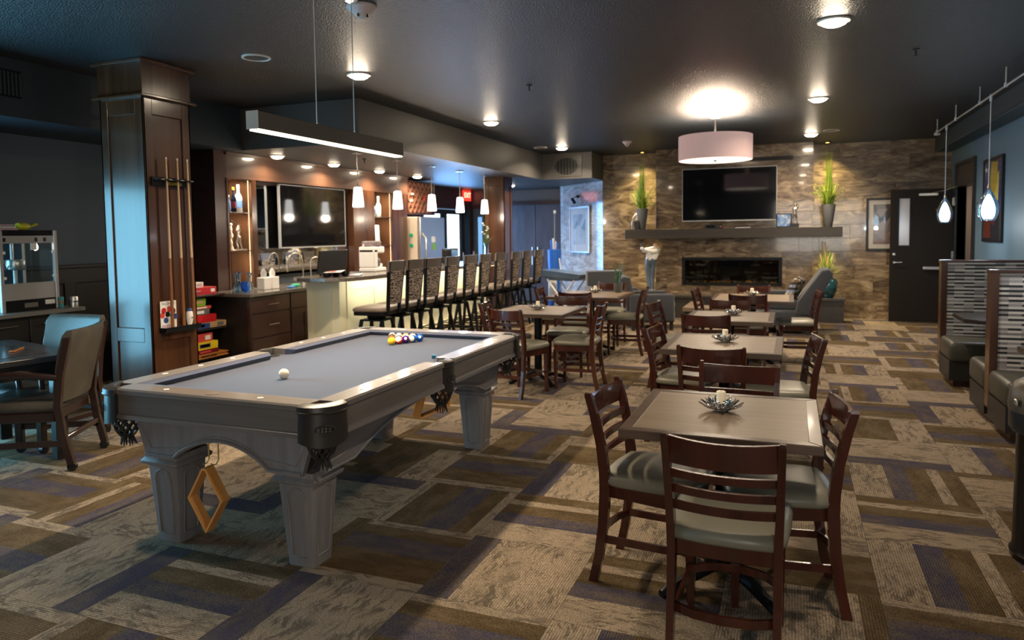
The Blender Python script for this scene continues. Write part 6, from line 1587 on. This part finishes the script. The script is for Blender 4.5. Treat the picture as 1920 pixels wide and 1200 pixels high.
for k, (x, y, lb) in enumerate(((-2.95, 13.44, 'tiny amber spot in the ceiling above the left mantel planter'), (.55, 13.44, 'tiny amber spot in the ceiling above the right mantel planter'))):
    t = thing('spot_lamp', lb, 'ceiling light', (x if k else -2.62, y, ZC), 0)
    b = MB(); b.lathe([(.06, 0), (.058, -.010), (.045, -.012)], 20); b.build('trim_ring', black_metal, t, 50)
    b = MB(); b.lathe([(.042, -.008), (.02, -.016)], 16); b.build('lens', emis('amber_lens', (1, .62, .15), 5) if k == 0 else bpy.data.materials['amber_lens'], t)
    sx = -2.62 if k == 0 else .55
    area('spot_glow', (sx, y, ZC-.03), (sx, y+.04, 1.5), .06, 0, 20, (1, .80, .36), 100, 'DISK')
    area('mantel_underlight', (sx+(.14 if k == 0 else 0), 13.30 if k == 0 else 13.40, 1.42), (sx+.12*(1-k), 13.25, .4), .06, 0, 9, (1, .80, .40), 110, 'DISK')
# linear lamp over the pool table
t = thing('linear_lamp', 'long slim bronze bar lamp hung over the pool table with a lit underside', 'pendant lamp', (-2.62, 3.76, 2.11))
b = MB(); b.box(-.038, .038, -.745, .745, .004, .095, .002); b.build('housing', mat('lamp_bronze', (.075, .062, .048), .4, .5), t)
b = MB(); b.box(-.030, .030, -.735, .735, -.004, .006); b.build('diffuser', lamp_strip, t)
for s in (-1, 1):
    b = MB(); b.box(-.038, .038, s*.7485-.0035, s*.7485+.0035, .002, .097, .001); b.build('end_cap', alum, t)
for y in (-.20, .19):
    b = MB(); b.tube([(0, y, .095), (0, y, .94)], .003, 6); b.build('cable', alum, t)
    b = MB(); b.lathe([(.008, .095), (.008, .11)], 10, (0, y, 0)); b.build('grip', nickel, t)
    b = MB(); b.lathe([(.04, .925), (.045, .94)], 16, (0, y, 0)); b.build('canopy', nickel, t)
area('linear_glow', (-2.62, 3.76, 2.098), (-2.62, 3.76, 0), .06, 1.46, 88, (1, .80, .55), 170)
# frosted pendants over the bar
BPN = []
for k, y in enumerate((7.55, 8.50, 9.49, 10.46, 11.45)):
    lb = 'frosted white pendant lamp over the bar, '+('nearest the viewer', 'second from the viewer', 'middle of five', 'fourth from the viewer', 'farthest, before the column')[k]
    if not BPN:
        t = thing('bar_pendant', lb, 'pendant lamp', (-4.98, y, 0))
        b = MB(); b.lathe([(.066, 2.555), (.066, ZS)], 20); b.build('canopy', nickel, t, 50)
        b = MB(); b.tube([(0, 0, 2.15), (0, 0, 2.56)], .006, 8); b.build('stem', nickel, t)
        b = MB(); b.lathe([(.020, 2.135), (.022, 2.165), (.010, 2.175)], 14); b.build('socket_cap', nickel, t, 50)
        b = MB(); b.lathe([(.066, 1.905), (.069, 1.92), (.050, 2.13), (.044, 2.145)], 24); b.build('shade', shade_glow, t, 50)
        BPN.append(t)
    else: t = dup(BPN[0], (-4.98, y, 0), 0, lb)
    l = bpy.data.lights.new('pendant_glow', 'POINT'); l.energy = 16; l.color = (1, .84, .66); l.shadow_soft_size = .06
    o = bpy.data.objects.new('pendant_glow', l); C.objects.link(o); o.location = (-4.98, y, 1.86)
# drum pendant
t = thing('drum_pendant', 'large mauve fabric drum lamp hung before the fireplace television', 'pendant lamp', (-.945, 9.75, 0))
b = MB(); R_ = .468; b.lathe([(R_, 2.475), (R_, 2.79), (R_-.006, 2.79), (R_-.006, 2.475)], 48, cap=False); b.build('drum_shade', drum_fabric, t, 50)
b = MB(); b.lathe([(R_-.008, 2.478), (R_-.010, 2.486)], 48); b.build('diffuser', drum_glow, t)
b = MB(); b.lathe([(.018, 2.462), (.022, 2.478)], 14); b.build('finial', nickel, t, 50)
b = MB(); b.tube([(0, 0, 2.48), (0, 0, ZC-.02)], .012, 10); b.build('stem', nickel, t)
b = MB(); b.lathe([(.065, ZC-.022), (.07, ZC)], 20); b.build('canopy', trimw, t, 50)
for k in range(3):
    a = k*2*PI/3; b = MB(); b.tube([(0, 0, 2.74), (R_*.98*math.cos(a), R_*.98*math.sin(a), 2.78)], .004, 6); b.build('spider_arm', nickel, t)
for k in range(3):
    a = k*2*PI/3+.5
    b = MB(); b.ball((.16*math.cos(a), .16*math.sin(a), 2.62), .04, 12, 8); b.build('bulb', emis('lit_drum_bulb', (1, .84, .62), 8) if k == 0 else bpy.data.materials['lit_drum_bulb'], t, 180)
    l = bpy.data.lights.new('drum_glow', 'POINT'); l.energy = 95; l.color = (1, .80, .58); l.shadow_soft_size = .05
    o = bpy.data.objects.new('drum_glow', l); C.objects.link(o); o.location = (-.945+.16*math.cos(a), 9.75+.16*math.sin(a), 2.69)
area('drum_down', (-.945, 9.75, 2.468), (-.945, 9.75, 0), .85, 0, 55, (1, .82, .60), 170, 'DISK')
# track with teardrop pendants
t = thing('ceiling_track', 'bent pale rail on short standoffs along the ceiling by the right wall', 'track', (1.85, 0, 0))
b = MB(); b.tube([(0, 5.4, 2.875), (0, 8.2, 2.875), (0, 10.2, 2.875), (0, 11.55, 2.875)], .010, 8); b.build('rail', alum, t)
for y in (5.9, 7.0, 8.0, 9.0, 10.2, 11.4):
    b = MB(); b.tube([(0, y, 2.88), (0, y, ZC)], .007, 6); b.lathe([(.016, 2.86), (.016, 2.90)], 10, (0, y, 0)); b.build('standoff', alum, t)
b = MB(); b.lathe([(.03, 2.845), (.045, 2.86), (.03, 2.885)], 14, (.02, 11.52, 0)); b.build('end_feed', trimw, t, 50)
TP = []
for k, (y, zb) in enumerate(((10.75, 1.63), (8.53, 1.615), (6.3, 1.62))):
    lb = 'blue glass teardrop pendant, '+('farther one, in front of the open door', 'nearer one, in front of the tall painting', 'hung nearest the viewer, beyond the right edge')[k]
    if not TP:
        t = thing('teardrop_pendant', lb, 'pendant lamp', (1.85, y, 0))
        b = MB(); pr = [(.060, 1.625), (.074, 1.65), (.085, 1.68), (.092, 1.715), (.093, 1.75), (.087, 1.785), (.076, 1.82), (.060, 1.86), (.042, 1.90), (.025, 1.93), (.012, 1.955)]; b.lathe(pr+[(r*.92, z) for r, z in pr[::-1]], 28, cap=False); b.build('outer_glass', glass_blue, t, 70)
        b = MB(); b.lathe([(.040, 1.645), (.052, 1.665), (.059, 1.69), (.062, 1.72), (.060, 1.75), (.053, 1.785), (.042, 1.82), (.028, 1.855), (.014, 1.88), (.003, 1.888)], 22); b.build('glowing_core', drop_glow, t, 70)
        b = MB(); b.lathe([(.012, 1.90), (.016, 1.96), (.008, 1.985)], 12); b.build('cap', nickel, t, 50)
        b = MB(); b.tube([(0, 0, 1.97), (0, 0, 2.86)], .0055, 8); b.lathe([(.014, 2.82), (.014, 2.89)], 10); b.build('stem', alum, t)
        b = MB(); b.cyl((-.088, 0, 1.80), (-.100, 0, 1.80), .010, None, 10); b.build('knob', nickel, t)
        TP.append(t)
    else: t = dup(TP[0], (1.85, y, 0), 0, lb)
    l = bpy.data.lights.new('teardrop_glow', 'POINT'); l.energy = 13; l.color = (.80, .90, 1); l.shadow_soft_size = .04
    o = bpy.data.objects.new('teardrop_glow', l); C.objects.link(o); o.location = (1.85, y, 1.58)
# speakers, detectors, sprinklers
for x, y, lb in ((-4.18, 4.88, 'round white-rimmed ceiling speaker near the wooden column'), (-4.10, 11.9, 'round white-rimmed ceiling speaker beside the far left downlight'), (.54, 11.9, 'round white-rimmed ceiling speaker right of the far downlight')):
    t = thing('ceiling_speaker', lb, 'speaker', (x, y, ZC))
    b = MB(); b.lathe([(.118, 0), (.118, -.010), (.104, -.012), (.100, -.002)], 32); b.build('rim', trimw, t, 50)
    b = MB(); b.lathe([(.100, -.004), (.09, -.005)], 32); b.build('grille', ceil_m, t)
for x, y, r, lb in ((-2.64, 4.10, .10, 'white conical smoke detector at the top edge of the frame'), (-2.55, 11.8, .075, 'white conical smoke detector far away above the left planter')):
    t = thing('smoke_detector', lb, 'detector', (x, y, ZC))
    b = MB(); b.lathe([(r, 0), (r, -.015), (r*.55, -.05), (r*.5, -.055)], 24); b.build('housing', mat('detector_white', (.62, .52, .52), .4) if 'detector_white' not in MATS else MATS['detector_white'], t, 40)
    b = MB(); b.lathe([(r*.42, -.055), (r*.40, -.072), (r*.15, -.085)], 16); b.build('sensor', trimw, t, 40)
    for k in range(4):
        b = MB(); a = k*PI/2; b.box(r*.40*math.cos(a)-.006, r*.40*math.cos(a)+.006, r*.40*math.sin(a)-.006, r*.40*math.sin(a)+.006, -.075, -.05); b.build('cage_bar', black_metal, t)
for x, y, z, lb in ((-2.49, 6.9, ZC, 'small dark sprinkler head in the middle of the ceiling'), (.95, 6.9, ZC, 'small dark sprinkler head at the right of the ceiling'), (-5.3, 8.2, ZS, 'small dark sprinkler head under the bar soffit')):
    t = thing('sprinkler', lb, 'sprinkler', (x, y, z))
    b = MB(); b.lathe([(.032, 0), (.030, -.008), (.010, -.012)], 16); b.build('escutcheon', black_metal, t, 50)
    b = MB(); b.cyl((0, 0, -.01), (0, 0, -.05), .009, .006, 8); b.lathe([(.018, -.052), (.018, -.056)], 12); b.build('head', black_metal, t, 50)
